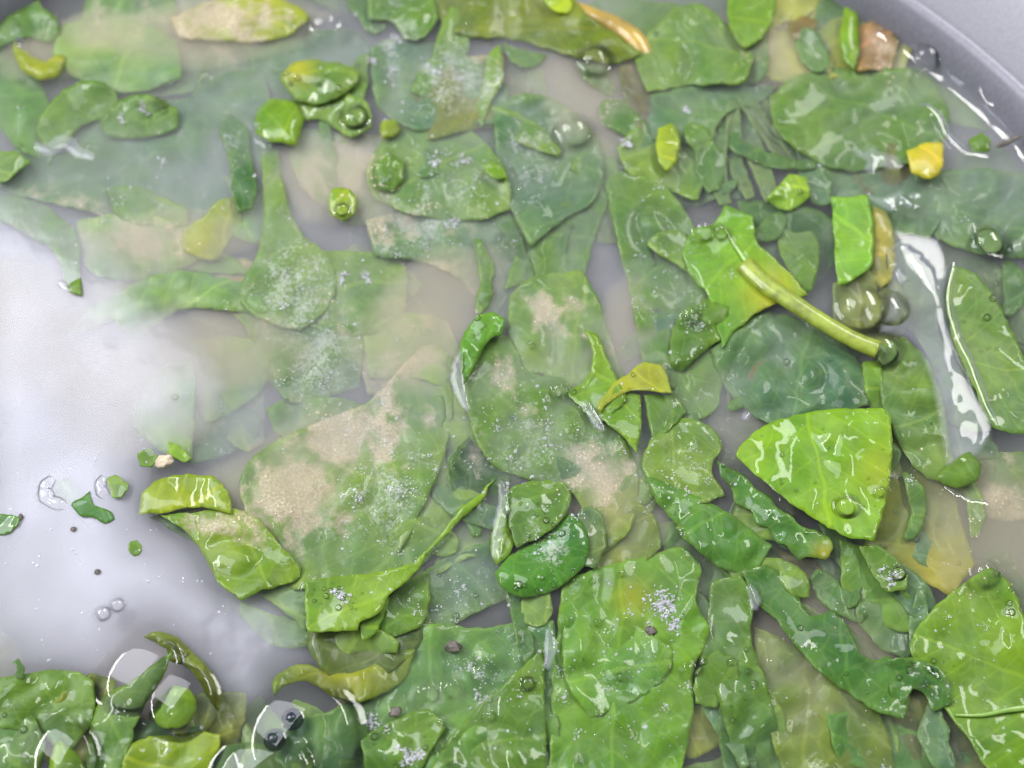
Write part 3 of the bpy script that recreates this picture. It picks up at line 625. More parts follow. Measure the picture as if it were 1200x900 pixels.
 ('ruffled dark leaf ribbon winding through the lower right', [(870,670),(900,662),(924,680),(938,706),(950,724),(976,716),(996,736),(1008,766),(1022,773),(1042,768),(1056,790),(1066,815),(1060,842),(1030,834),(1000,816),(965,792),(930,754),(905,722),(886,706)], .2, (.045,.14,.018), dict(silt=0, ruf=.9, rk=.16, gloss=.7, und=.9, tx=-.6, ty=.8)),
 ('pleated glossy leaf end at the foot of the ruffled ribbon', [(1040,774),(1062,770),(1090,777),(1109,795),(1115,826),(1092,834),(1083,812),(1068,806),(1058,832),(1045,816)], 1.0, (.05,.15,.02), dict(silt=0, ruf=1.1, rk=.30, gloss=1.0, und=1.0)),
 ('brownish green leaf below the ruffled ribbon', [(884,735),(920,750),(970,790),(1020,822),(1041,860),(1050,915),(920,915),(900,850),(887,800)], -2.2, (.11,.17,.015), dict(silt=.5, und=.6)),
 ('green leaf joined under the vivid leaf pointing down', [(984,632),(1010,640),(1030,660),(1060,690),(1086,731),(1060,742),(1020,722),(990,700)], -1.8, (.10,.22,.015), dict(silt=.1)),
 ('twisted narrow leaf carrying a white foam patch', [(1006,640),(1030,640),(1062,668),(1064,690),(1040,694),(1020,668)], -.4, GRN, dict(silt=0, curl=.6)),
 ('dim olive leaf between ribbon and corner leaf', [(1000,740),(1040,735),(1080,745),(1110,800),(1150,870),(1160,915),(1060,915),(1040,850),(1050,800)], -4.5, (.10,.12,.02), dict(silt=.3)),
 ('dark brown leaf under the crinkled strip', [(880,625),(940,655),(1000,650),(1010,720),(980,712),(950,700),(910,668)], -4.8, (.09,.09,.025), dict(silt=.3)),
 ('ringed green leaf end where the ribbon begins', [(852,668),(880,655),(915,655),(945,672),(950,700),(930,700),(905,676),(880,672),(862,690)], -1.0, MED, dict(silt=.1, dome=.8)),
 ('upright leaf with a white gleam left of the ribbon', [(834,682),(868,674),(884,700),(880,742),(898,800),(914,860),(926,915),(872,915),(850,850),(836,800),(818,772),(828,730)], -1.2, GRN, dict(silt=0, gloss=1.0, und=1.8)),
 ('folded green leaf point beside the upright leaf', [(814,790),(840,760),(866,775),(862,800),(840,830),(815,824)], -.2, GRN, dict(silt=0, gloss=.9)),
 ('dark leaf sliver at the bottom right of the large leaf', [(842,830),(862,800),(880,850),(890,915),(850,915)], -2.0, DRK, dict(silt=0)),
 ('large upright green leaf with a grey frothy hollow', [(661,682),(700,666),(760,650),(800,640),(822,664),(816,702),(832,740),(814,782),(812,840),(796,915),(644,915),(647,800),(654,730)], -1.8, (.095,.23,.010), dict(silt=.15, und=.8, gloss=.5, yel=(740,700,22,.35))),
 ('lighter leaf overlapping the large leaf below the frothy hollow', [(664,716),(720,720),(790,760),(782,792),(742,822),(692,842),(664,800),(659,750)], -1.0, (.10,.24,.025), dict(silt=.1, und=.6, gloss=.5)),
 ('mossy silted leaf tip above the leaf with the hollow', [(700,600),(740,590),(764,610),(770,640),(740,662),(700,664),(688,640)], -2.6, (.12,.18,.015), dict(silt=.6)),
 ('grey leaf glimpsed right of the mossy silted tip', [(764,596),(800,626),(850,668),(848,700),(815,690),(800,645),(770,640)], -5.0, DUL, dict(silt=.5)),
 ('yellow brown leaf base at the bottom centre right', [(800,842),(820,828),(850,835),(842,870),(815,885),(800,880)], -3.4, OLV, dict(silt=.4)),
]
for label, pts, z, col, kw in exec_list:
    if z < -2.3: kw.setdefault('grow', 1.12)
    LEAVES[label] = leaf(label, pts, z, col, **kw)

# dark ribbons of the fanned leaf, upper right
fan = [((862,112),(872,150),(890,190),(905,235),9), ((868,110),(890,140),(915,175),(935,205),8), ((872,108),(905,140),(940,180),(962,232),11),
       ((858,118),(860,150),(862,190),(880,232),7), ((850,125),(842,160),(840,200),(850,240),9)]
fan_l = ['second ribbon from the left in the fan of narrow dark leaves', 'middle ribbon in the fan of narrow dark leaves', 'rightmost wide ribbon in the fan of dark leaves',
         'thin ribbon beside the leftmost one in the dark fan', 'leftmost ribbon in the fan of narrow dark leaves']
for (a, b, c, d, wd), lb in zip(fan, fan_l):
    ln = smooth_line([(p[0], p[1], 0) for p in (a, b, c, d)], 5); n = len(ln)
    Lp, Rp = [], []
    for i, p in enumerate(ln):
        t = (ln[min(i+1, n-1)]-ln[max(i-1, 0)]).normalized(); s = Vector((-t.y, t.x, 0)); ww = 1.35*wd*(.35+.65*math.sin(math.pi*(.15+.75*i/n)))
        Lp.append((p+s*ww)[:2]); Rp.append((p-s*ww)[:2])
    leaf(lb, Lp+Rp[::-1], random.uniform(-5.2, -3.0), DUL, silt=.1, curl=.8, gloss=.5)

# faded leaves lying deeper, seen dimly through the water
GAPS = [(705,300,40),(30,265,30),(270,545,45),(250,720,75),(300,760,60),(85,560,90),(60,680,110),(885,150,40),(425,30,20),(445,105,20),(505,665,25),(540,735,30),(110,275,20),(180,250,20)]
short = sorted([(k, o) for k, o in LEAVES.items() if len(k.split()) <= 9], key=lambda t: t[0])
used_names = set()
def sunken(gx, gy, z, L_, W_, pal, step=6, gl=.15):
    if any((gx-a)**2+(gy-b)**2 < (r+30)**2 for a, b, r in GAPS): return
    ang = random.uniform(0, math.pi); nn = random.choice((6, 7, 9)); pts = []
    for j in range(nn):
        a = 2*math.pi*(j+random.uniform(-.25, .25))/nn; x = L_*math.cos(a)*random.uniform(.8, 1.15); y = W_*math.sin(a)*random.uniform(.75, 1.2)
        pts.append((gx+x*math.cos(ang)-y*math.sin(ang), gy+x*math.sin(ang)+y*math.cos(ang)))
    cn, col = random.choice(pal); col = tuple(c*random.uniform(.8, 1.2) for c in col)
    o = blade('sunken_leaf', pts, z, col, silt=random.choice((.3, .8, 1.0)), gloss=gl, und=2.2, step=step)
    here = at(gx, gy, 0)
    for k, q in sorted(short, key=lambda t: (Vector(t[1].location).xy-here.xy).length):
        lb = f'faded {cn} leaf sunk beneath the {k}'
        if (cn, k) not in used_names: break
    used_names.add((cn, k))
    tag(o, lb, 'leaf', 'faded leaves sunk beneath the top layer')
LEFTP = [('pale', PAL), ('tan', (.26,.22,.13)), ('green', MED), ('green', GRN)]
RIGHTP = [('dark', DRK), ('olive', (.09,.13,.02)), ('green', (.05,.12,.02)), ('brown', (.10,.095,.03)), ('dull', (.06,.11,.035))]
for k in range(40):
    gx, gy = (k % 8)*165+random.uniform(-30, 30), (k//8)*200+random.uniform(-40, 40)+20
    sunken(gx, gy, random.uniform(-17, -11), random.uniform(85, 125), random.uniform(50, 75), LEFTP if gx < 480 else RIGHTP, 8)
for k in range(81):
    gx, gy = (k % 9)*145+random.uniform(-35, 35), (k//9)*112+random.uniform(-30, 30)
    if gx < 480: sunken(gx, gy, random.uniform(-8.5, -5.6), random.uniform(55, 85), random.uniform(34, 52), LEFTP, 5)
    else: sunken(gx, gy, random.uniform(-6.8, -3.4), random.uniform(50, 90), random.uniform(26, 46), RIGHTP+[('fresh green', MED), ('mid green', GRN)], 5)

used2 = set()
def sliver(x, y):
    L_, W_ = random.uniform(22, 62), random.uniform(7, 20); ang = random.gauss(1.1, .8); z = random.uniform(-4.8, -2.0); bend = random.uniform(-.35, .35)
    up, dn = [], []
    for j in range(6):
        t = -1+2*j/5; ww = W_*(1-t*t*.85)**.5*random.uniform(.75, 1.2); cx, cy = t*L_, bend*L_*(1-t*t)
        up.append((cx, cy-ww)); dn.append((cx, cy+ww))
    pts = [(x+a*math.cos(ang)-b*math.sin(ang), y+a*math.sin(ang)+b*math.cos(ang)) for a, b in up+dn[::-1]]
    cn, col = random.choice([('green', GRN), ('dark', (.04,.125,.016)), ('light green', MED), ('grey green', BLU)])
    o = blade('leaf_sliver', pts, z, col, silt=.3, gloss=.6, und=1.0, tx=random.uniform(-3, 3), ty=random.uniform(-3, 3), crease=1.6)
    here = at(x, y, 0)
    for k, q in sorted(short, key=lambda t: (Vector(t[1].location).xy-here.xy).length):
        if (cn, k) not in used2: break
    used2.add((cn, k))
    tag(o, f'{cn} crumpled sliver lodged against the {k}', 'leaf', 'crumpled slivers between the larger leaves')
for x, y in [(430,20),(520,55),(610,70),(640,110),(700,200),(730,150),(690,60),(830,190),(820,230),(870,200),(900,170),(960,210),(930,290),(900,270),(860,330),(590,290),(560,320),(640,300),(500,120),(480,200),(610,160),(600,240),
             (770,400),(760,510),(740,590),(770,620),(830,450),(870,480),(860,620),(840,650),(790,640),(900,620),(960,640),(980,660),(930,660),(1000,600),(1060,600),(1080,640),(1050,700),(980,690),(1030,740),(1090,740),
             (820,720),(870,760),(840,850),(870,880),(900,820),(700,640),(640,720),(560,600),(540,580),(600,720),(500,690),(460,720),(420,760),(330,720),(490,640),(720,680),(1040,860),(1100,860),(970,740),(1180,560),(1140,600),
             (1080,450),(1030,540),(1180,330),(1110,230),(1030,120),(960,60),(880,70),(820,110),(330,110),(380,160),(270,200),(430,110),
             (30,830),(70,840),(130,850),(170,860),(220,870),(280,890),(90,880),(380,860),(350,890),(660,560),(640,480),(590,520),(680,340),(650,400),(790,300),(750,260),(560,470),(520,500)]:
    sliver(x+random.uniform(-10, 10), y+random.uniform(-10, 10))

# stalks and midribs
sp = smooth_line([at(872,310,-.8), at(895,332,.4), at(925,352,1.4), at(965,378,2.2), at(1000,398,2.4), at(1029,410,2.6)], 6)
blade_o = leaf('bright green leaf whose thick yellow stalk points right', [(800,300),(812,268),(836,262),(850,240),(883,255),(886,280),(914,308),(948,346),(905,358),(870,380),(847,408),(838,380),(832,350),(812,325)], -.4, (.11,.27,.012), silt=0, und=.9, gloss=.6, crease=.3, yel=(905,345,34,.55))
nst = len(sp)
tube('stalk', sp, [MM*(3.4*(1-i/nst)**.5*.55+1.35+1.5*(i/nst)**5+.18*noise.noise(Vector((i*.5, 1, 1)))) for i in range(nst)], M_STALK, blade_o, 16, .7)
tube('midrib', smooth_line([at(846,262,-.3), at(862,288,-.2), at(885,322,.3)], 6), [MM*(.25+.05*i) for i in range(13)], M_RIB, blade_o, 8, .5)
def rib(label, pts, z, r0, r1):
    o = LEAVES[label]
    ln = smooth_line([at(x, y, z) for x, y in pts], 6); n = len(ln)
    tube('midrib', ln, [MM*(r0+(r1-r0)*i/n) for i in range(n)], M_RIB, o, 8, .45)
rib('big bright leaf with a pale rib in the lower right corner', [(1120,838),(1150,838),(1180,832),(1214,828)], .3, .3, 1.0)
#rib('vivid yellow green leaf lying proud with one bubble on it', [(950,600),(955,560),(962,520),(972,486)], 2.0, .5, .3)
#rib('large upright green leaf with a grey frothy hollow', [(672,900),(668,830),(666,760),(668,700)], -1.7, .6, .3)
#rib('wide smooth green leaf with fine folds upper right', [(915,130),(960,112),(1020,108),(1090,125)], -1.5, .5, .3)
ost = tube('loose_stalk', smooth_line([at(655,2,-2.6), at(695,18,-2.6), at(725,32,-3.0), at(746,50,-3.6), at(756,72,-5.5)], 6), [MM*(2.2+.09*i+.3*noise.noise(Vector((i*.6,2,2)))) for i in range(25)], plain('orange_stalk', (.30,.20,.02), .35, 0, .3, 90, 0, .6), None, 12, .7)
tag(ost, 'orange yellow stalk crossing the top edge right of centre', 'stalk')
tw = tube('twig', smooth_line([at(1168,172,1.6), at(1182,166,2.0), at(1196,159,2.6)], 4), [MM*r for r in (.5,.7,.9,.95,.95,.9,.8,.6,.4)], M_DEBRIS, None, 6, .8)
tag(tw, 'short dark twig crossing the bright waterline at the rim', 'twig')

# ---------------------------------------------------------------- water skin over the open water
def skin(name, pts, label, z=.15, mat=None, fade=45, step=6, waves=.18, drop=.3, domes=()):
    out = catmull(pts, step); lo, hi = out.min(0), out.max(0)
    gx, gy = np.meshgrid(np.arange(lo[0]+step/2, hi[0], step), np.arange(lo[1]+step/2, hi[1], step))
    g = np.stack([gx.ravel(), gy.ravel()], 1); g = g[inside(out, g)]
    d = np.sqrt(((g[:, None, :]-out[None])**2).sum(2)).min(1); g = g[d > step*.5]
    allp = np.vstack([out, g]); n = len(out)
    vs, _, fs, *_ = delaunay_2d_cdt([Vector(p) for p in allp], [(i, (i+1) % n) for i in range(n)], [], 1, 1e-4)
    xy = np.array([(v.x, v.y) for v in vs]); de = np.sqrt(((xy[:, None, :]-out[None])**2).sum(2)).min(1)
    V = []
    for (x, y), q in zip(xy, de):
        zz = z + waves*noise.noise(Vector((x/70, y/70, 3))) - drop*math.exp(-q/7)
        for dx, dy, r, h in domes:
            rr = ((x-dx)**2+(y-dy)**2)/r**2
            zz += h*math.exp(-rr)
        V.append(at(x, y, zz))
    F = []
    for f in fs:
        f = list(f); a = xy[f[1]]-xy[f[0]]; b = xy[f[2]]-xy[f[0]]
        F.append(f[::-1] if a[0]*b[1]-a[1]*b[0] > 0 else f)
    o = link(name, V, F, mat or M_WATER, attrs={'film': np.clip((de-1)/fade, 0, 1)**.8}); tag(o, label, None, None, 'structure'); return o  # film: hand-set fade of milk and reflection near the outline
skin('water_surface', [(-60,200),(40,225),(110,260),(175,330),(240,400),(270,450),(240,510),(180,556),(180,610),(215,640),(250,690),(285,705),(320,706),(352,738),(372,775),(322,790),(316,815),(290,842),(262,815),(248,785),(222,758),(190,736),(165,742),(150,765),(118,790),(60,782),(-40,788)],
     'milky pale water surface spreading open across the left side', domes=[(85,575,26,.6),(140,575,14,.4),(135,715,16,.4),(10,610,18,.4)], drop=.2, fade=70)

# ---------------------------------------------------------------- bubbles, domes and water beads
def bubble(px, py, r, label, z=0.2, mat=None, flat=.85, name='air_bubble', ex=1.0, rot=0, group='bubbles on the water', inner=False):
    """r in pixels; a cap of water film standing on the surface with a low foot ring"""
    c = at(px, py, z); rr = r*UPP*MM; V = []; F = []; seg, rings = 32, 9
    cs, sn = math.cos(rot), math.sin(rot)
    prof = [(1.22, 0.0), (1.08, .05)]+[(math.cos(a), .10+math.sin(a)*flat) for a in [math.pi/2*i/rings for i in range(rings)]]
    for pr, h in prof:
        for k in range(seg):
            a = 2*math.pi*k/seg; x, y = rr*pr*math.cos(a)*ex, rr*pr*math.sin(a)
            V.append((c.x+x*cs-y*sn, c.y+x*sn+y*cs, c.z+rr*h))
    V.append((c.x, c.y, c.z+rr*(.10+flat)))
    for i in range(len(prof)-1):
        for k in range(seg): F.append((i*seg+k, i*seg+(k+1) % seg, (i+1)*seg+(k+1) % seg, (i+1)*seg+k))
    t = (len(prof)-1)*seg
    for k in range(seg): F.append((t+k, t+(k+1) % seg, len(V)-1))
    o = link(name, V, F, mat or M_BUBBLE, loc=c); tag(o, label, 'bubble', group); return o
BUB = [
 (1012,357,30,'largest clear bubble resting beside the stalk end',-.2), (1042,362,24,'clear bubble overlapping the largest one on its right',.1), (1036,408,20,'clear bubble just right of the cut stalk end',-.1),
 (992,592,13,'single round bubble on the vivid yellow green leaf',2.7), (416,137,17,'large shiny bubble beside the dark slit, upper left',.6), (808,368,10,'gold glinting bubble on the rolled leaf',1.4),
 (823,268,12,'bright bubble above the leaf that carries the stalk',.8), (843,270,9,'smaller bubble touching the bright one by the stalked leaf',.8), (655,455,8,'bubble at the notch of the centre leaf',.2),
 (697,68,20,'tall oval bubble below the orange stalk',.2), (672,150,20,'bubble with an orange rim in the tan silt',.0),
 (400,245,9,'bubble stuck under the vivid bead shaped tip',1.2), (500,809,8,'left bubble of the pair on the misted leaf',-.4), (526,805,8,'second bubble on the misted leaf',-.4), (564,785,7,'upper bubble on the misted leaf',-.4),
 (618,800,7,'bubble near the seam on the misted leaf',.4), (530,776,4,'tiny bubble on the misted leaf below the dark speck',-.4),
 (1053,672,9,'bubble beside the white foam patch',.6), (1153,670,14,'frothy bubble at the corner leaf tip',.8), (1088,62,16,'blurred bubble near the top right waterline',.3),
 (1060,240,12,'bubble among the white star shaped water marks',.3), (1082,85,9,'small bubble near the right waterline',.3), (1160,282,20,'ring bubble around the oval scrap near the right edge',.0),
 (1192,290,10,'bubble cut by the right edge',.1), (202,98,7,'bubble between the crescent edges and the top',.4), (240,90,8,'hazy bubble above the broad dull leaf',.4),
 (105,172,5,'tiny bubble below the row on the arched edge',.4), (115,172,4,'tiniest bubble below the row on the arched edge',.4), (120,718,8,'lower bubble of the pair in open milky water',.8), (137,708,8,'upper dark bubble of the pair in open milky water',.8),
 (1032,575,6,'bubble close to the right fold of the vivid leaf',2.7), (573,838,5,'bubble on the bottom green leaf',.2), (520,845,4,'small bubble above the bottom glossy leaf',.4),
 (380,25,18,'pale round bubble at the top edge',.2), (905,775,5,'pale seed like bubble on the upright leaf',.4), (812,782,8,'cream coloured bubble beside the leaf with the hollow',.3),
]
for x, y, r, lb, z in BUB: bubble(x, y, r, lb, z, flat=.5 if r > 15 else .8)
# dark pearly bubbles in the cluster
pearl = [(343,843,10,'upper pearly bubble with a blue sheen in the cluster'), (322,867,10,'lower left pearly bubble with a violet sheen'), (349,872,8,'colourless bubble right of the two pearly ones'), (340,893,10,'pale bubble at the foot of the pearly cluster')]
for i, (x, y, r, lb) in enumerate(pearl): bubble(x, y, r, lb, 1.0, M_DARKBUB if i < 2 else M_BUBBLE, 1.3)
# domes of water pushed up by leaf tips
for x, y, r, ex, rot, lb in [(166,790,36,1.25,.6,'long water dome over the upright dark leaf'), (212,820,36,1.05,.5,'round water dome over the rolled green leaf'),
                             (72,890,40,.9,.3,'water dome over the blade in the bottom left'), 
                             (352,862,54,1.1,.4,'wide water dome round the pearly bubbles'), (310,905,36,1.4,.1,'low water dome on the bottom edge')]:
    bubble(x, y, r, lb, .1, M_BEAD, .20, 'water_dome', ex, rot, 'water domes over leaf tips')

def bead(pts, r, label, z=.4, hh=.38):  # beads traced along highlight lines, raised to catch the lamps
    ln = smooth_line([at(x, y, z+(q[0] if q else 0)) for x, y, *q in pts], 8); n = len(ln)
    r = r*1.35
    rr = [r*MM*(.25+.75*math.sin(math.pi*(i+.6)/(n+.2))**.5)*(1+.25*noise.noise(Vector((i*.35, r, z)))) for i in range(n)]
    V = []; F = []; sides = 12
    for i, p in enumerate(ln):
        t = (ln[min(i+1, n-1)]-ln[max(i-1, 0)]).normalized(); s = t.cross(Vector((0, 0, 1))).normalized()
        for k in range(sides):
            a = math.pi*k/(sides-1); V.append(p+s*math.cos(a)*rr[i]+Vector((0, 0, 1))*math.sin(a)*rr[i]*hh)
    for i in range(n-1):
        for k in range(sides-1): F.append((i*sides+k, i*sides+k+1, (i+1)*sides+k+1, (i+1)*sides+k))
    o = link('water_bead', V, F, M_BEAD); tag(o, label, 'water bead', 'raised beads of water along edges')
bead([(1118,308),(1108,350),(1118,395),(1135,430),(1150,470),(1166,500)], 1.9, 'long bead outlining the smooth right edge leaf')
bead([(1052,290),(1060,305),(1072,322),(1090,345)], 5.0, 'wide bright water patch above the long oval leaf')
bead([(1076,125),(1094,132),(1108,160),(1130,180),(1160,184)], 1.6, 'curved bead left of the small green scrap')
bead([(1105,572),(1120,583),(1140,590),(1160,592)], 1.2, 'thin bright bead under the curled leaf end')
bead([(1140,262),(1146,284),(1158,298),(1176,302)], 1.0, 'thin ring segment of water round the oval scrap')
bead([(62,560),(52,572),(58,586),(76,592)], 1.7, 'white hooked bead in the open milky water', .5, .7)
bead([(122,558),(117,571),(125,582)], 1.4, 'smaller hooked bead left of the olive leaf', .5, .7)
bead([(20,45),(26,56)], 1.0, 'glint bead on the yellowish leaf loop')
bead([(298,160),(308,168),(318,172)], 1.3, 'white bead under the round vivid knob')
bead([(70,330),(78,338),(90,340)], 1.0, 'short white bead at the tip of the hanging leaf')
bead([(357,684),(358,690),(368,694)], .9, 'tiny bead at the corner of the square ended leaf')
bead([(1070,800),(1084,790),(1098,800),(1104,815)], 2.4, 'knotted glassy bead at the lower end of the ribbon')
bead([(925,560),(918,575),(915,590)], .8, 'faint bead at the left rim of the vivid leaf')
# meniscus along the steel wall: runs of water separated by gaps
a0, a1 = math.atan2((at(1055, 10)-bc).y, (at(1055, 10)-bc).x), math.atan2((at(1215, 240)-bc).y, (at(1215, 240)-bc).x)
k = 0
V, F = [], []
nn = 60
for i in range(nn+1):
    a = a0+(a1-a0)*i/nn
    for j in range(9):
        r = rw*(.972+.0275*j/8); zz = .1+2.6*((j/8)**3)+.9*noise.noise(Vector((a*26, j*.25, 0)))*(j/8)
        V.append((bc.x+r*math.cos(a), bc.y+r*math.sin(a), zz*MM))
for i in range(nn):
    for j in range(8): F.append((i*9+j, i*9+j+1, (i+1)*9+j+1, (i+1)*9+j))
tag(link('water_surface', V, F, M_BEAD), 'curved water edge climbing the steel wall', None, None, 'structure')

# ---------------------------------------------------------------- flecks lying on what the camera sees
allv, allf, base = [], [], 0
for v, f in TOPS:
    allv.extend([Vector(p) for p in v]); allf.extend([tuple(i+base for i in q) for q in f]); base += len(v)
BVH = BVHTree.FromPolygons(allv, allf)
def surf(px, py):
    p = at(px, py, 10); d = (p-CAM).normalized()
    hit = BVH.ray_cast(CAM, d)
    return hit[0], hit[1]
def fleck(V, F, p, r, nrm):
    b = len(V); q = [random.uniform(.6, 1.4) for _ in range(6)]
    a0_ = random.uniform(0, 6.28)
    for k in range(5):
        a = a0_+2*math.pi*k/5; V.append(p+Vector((math.cos(a)*r*q[k], math.sin(a)*r*q[k], 0)))
    V.append(p+Vector((0, 0, r*.6*q[5])))
    for k in range(5): F.append((b+k, b+(k+1) % 5, b+5))
V, F, V2, F2 = [], [], [], []
cnt = 0
while cnt < 3400:
    x, y = random.uniform(-5, 1205), random.uniform(-5, 905)
    if random.random() > dens(x, y): continue
    h, n = surf(x, y)
    if h is None or h.z < -.012: continue
    r = MM*min(.6, .07+random.expovariate(1/.10))
    fleck(V, F, h+Vector((0, 0, .00012)), r, n); cnt += 1
    if random.random() < .05:      # clump
        for _ in range(random.randint(6, 22)):
            hh, n = surf(x+random.gauss(0, 4), y+random.gauss(0, 4))
            if hh: fleck(V, F, hh+Vector((0, 0, random.uniform(.0001, .0007))), MM*random.uniform(.08, .3), n)
tag(link('starch_flecks', V, F, M_FLECK, loc=(0, 0, 0)), 'fine white flecks and foam crumbs scattered over the leaves', None, None, 'stuff')
cnt = 0
cand = rng.uniform((-5, -5), (1205, 905), (60000, 2))
cand = cand[rng.uniform(size=60000) < 1.6*silt_at(cand)-.75][:3600]
for x, y in cand:
    h, n = surf(x, y)
    cnt += 1
    if h is None or h.z < -.012: continue
    fleck(V2, F2, h+Vector((0, 0, .00008)), MM*random.uniform(.10, .34), n)
tag(link('sand_grains', V2, F2, M_GRIT, loc=(0, 0, 0)), 'tan sand grains settled in patches on the leaves', None, None, 'stuff')
# foam crumbs floating on the milky water
V, F = [], []
for _ in range(900):
    x, y = random.gauss(70, 90), random.gauss(640, 110)
    if noise.noise(Vector((x/30, y/30, 6))) < .02 or y > 790 or y < 380 or x < -5: continue
    if x > 170 and y < 620: continue
    fleck(V, F, at(x, y, .35), MM*min(.8, .06+random.expovariate(1/.12)), None)
tag(link('floating_crumbs', V, F, M_FLECK, loc=(0, 0, 0)), 'white crumbs floating on the milky water', None, None, 'stuff')

V, F = [], []
def tiny(px, py, r, lift=.1):
    hh, _n = surf(px, py)
    if hh is None or hh.z < -.009: return
    c = Vector((hh.x, hh.y, max(hh.z, -.0003)+lift*MM)) if hh.z > -.003 else hh
    b = len(V); rr = r*UPP*MM
    for i in range(5):
        th = math.pi/2*(1-i/5)
        for k in range(12): V.append(c+Vector((math.sin(th)*math.cos(k*.5236), math.sin(th)*math.sin(k*.5236), math.cos(th)))*rr)
    V.append(c+Vector((0, 0, rr)))
    for i in range(4):
        for k in range(12): F.append((b+i*12+k, b+i*12+(k+1) % 12, b+(i+1)*12+(k+1) % 12, b+(i+1)*12+k))
    for k in range(12): F.append((b+48+k, b+48+(k+1) % 12, b+60))
SPOTS = [(170,128,40,10,26),(60,172,50,8,10),(205,100,25,10,8),(360,95,30,14,16),(410,135,25,12,10),(440,60,40,30,16),(630,620,40,30,30),(610,690,50,20,16),(850,560,70,30,14),(390,700,40,14,22),
         (570,790,50,40,22),(720,720,90,80,34),(700,850,60,60,18),(1090,790,40,30,26),(1165,690,25,35,24),(1160,400,30,60,16),(960,410,50,40,8),(660,455,25,14,14),(560,400,20,40,12),(545,630,40,30,12),(330,60,60,30,8),
         (870,800,30,60,14),(1180,560,30,20,10),(30,850,40,40,16),(500,880,50,25,16),(800,370,20,20,8),(620,200,60,60,20),(1000,250,100,60,12),(120,590,40,20,14),(230,480,50,40,10),(600,450,300,300,60),(1000,600,150,250,50)]
for x, y, sx, sy, n_ in SPOTS:
    for _ in range(n_): tiny(random.gauss(x, sx*.6), random.gauss(y, sy*.6), min(4.5, .9+random.expovariate(1/1.1)))
tag(link('tiny_bubbles', V, F, M_BUBBLE, loc=(0, 0, 0)), 'tiny glinting bubbles clinging to the wet leaves', None, None, 'stuff')
skin('water_surface', [(1046,268),(1100,280),(1112,318),(1108,350),(1118,398),(1138,450),(1164,500),(1150,530),(1108,552),(1096,480),(1082,425),(1060,398),(1028,392),(1040,340)],
     'bright water strip beside the smooth right edge leaf', z=.9, step=3, waves=.3, drop=.3, mat=M_CLEAR, fade=6, domes=[(1058,308,20,.5),(1098,350,15,.6),(1106,390,14,.5),(1110,430,13,.5),(1116,470,12,.5),(1124,510,12,.5),(1080,335,18,.4)])  # low domes added so the strip throws lamp glints
skin('water_surface', [(1000,168),(1012,176),(1024,172),(1036,178),(1052,182),(1062,196),(1048,200),(1030,196),(1024,206),(1010,200),(1014,190),(1002,182)],
     'star shaped water glint put in above the bluish leaf', z=.9, step=2.5, waves=.1, drop=.5, mat=M_CLEAR, fade=3, domes=[(1020,184,10,.3),(1045,190,8,.3)])  # water patch added in the outline of a star shaped glint
skin('water_surface', [(1012,222),(1030,230),(1045,226),(1056,222),(1066,232),(1082,240),(1070,248),(1056,240),(1044,250),(1030,242),(1016,232)],
     'wavy water glint put in below the bright yellow piece', z=.9, step=2.5, waves=.1, drop=.5, mat=M_CLEAR, fade=3, domes=[(1035,236,9,.3),(1060,236,9,.3)])  # water patch added in the outline of a wavy glare
def streak(pts, w, label, z=.6, h=.8):  # adds a domed water patch in a glint's outline, sloped to mirror the lamps
    ln = [Vector((a, b)) for a, b in pts]; L_, R_, D_ = [], [], []
    fine_l = smooth_line([(a, b, 0) for a, b in pts], 5); n = len(fine_l)
    for i, p in enumerate(fine_l):
        t = (fine_l[min(i+1, n-1)]-fine_l[max(i-1, 0)]).normalized(); q = Vector((-t.y, t.x, 0))*w*(.35+.65*math.sin(math.pi*(i+.5)/n))*random.uniform(.85, 1.15)
        L_.append((p+q)[:2]); R_.append((p-q)[:2])
        if i % 2 == 0: D_.append((p.x+random.uniform(-1, 1), p.y, w*.95, h*.45*random.uniform(.7, 1.3)))
    skin('water_surface', L_+R_[::-1], label, z=z, step=2, waves=.1, drop=.2, mat=M_CLEAR, fade=2, domes=D_)
streak([(540,412),(535,436),(540,462),(549,482)], 8, 'gleaming streak of water left of the serrated curled tip', 1.0)
streak([(586,562),(590,590),(584,620),(579,655)], 8, 'upright gleaming streak of water above the folded leaf', 1.0)
streak([(684,468),(696,488),(708,506)], 7, 'short gleaming streak right of the centre leaf notch', .8)
streak([(642,735),(645,758),(640,785)], 8, 'gleaming streak in the seam between the two bottom leaves', 1.0)
streak([(876,685),(884,700),(884,716)], 8, 'white gleam of water where the ribbon begins', 1.4)
streak([(40,168),(56,176),(76,166),(92,178),(112,184)], 10, 'white water glint put in below the left crescent leaf', .8)
streak([(870,492),(878,482)], 6, 'tiny gleam on the bluish folded leaf', .8)
streak([(1062,232),(1080,228)], 5, 'tiny gleam beside the wavy water glint', 1)

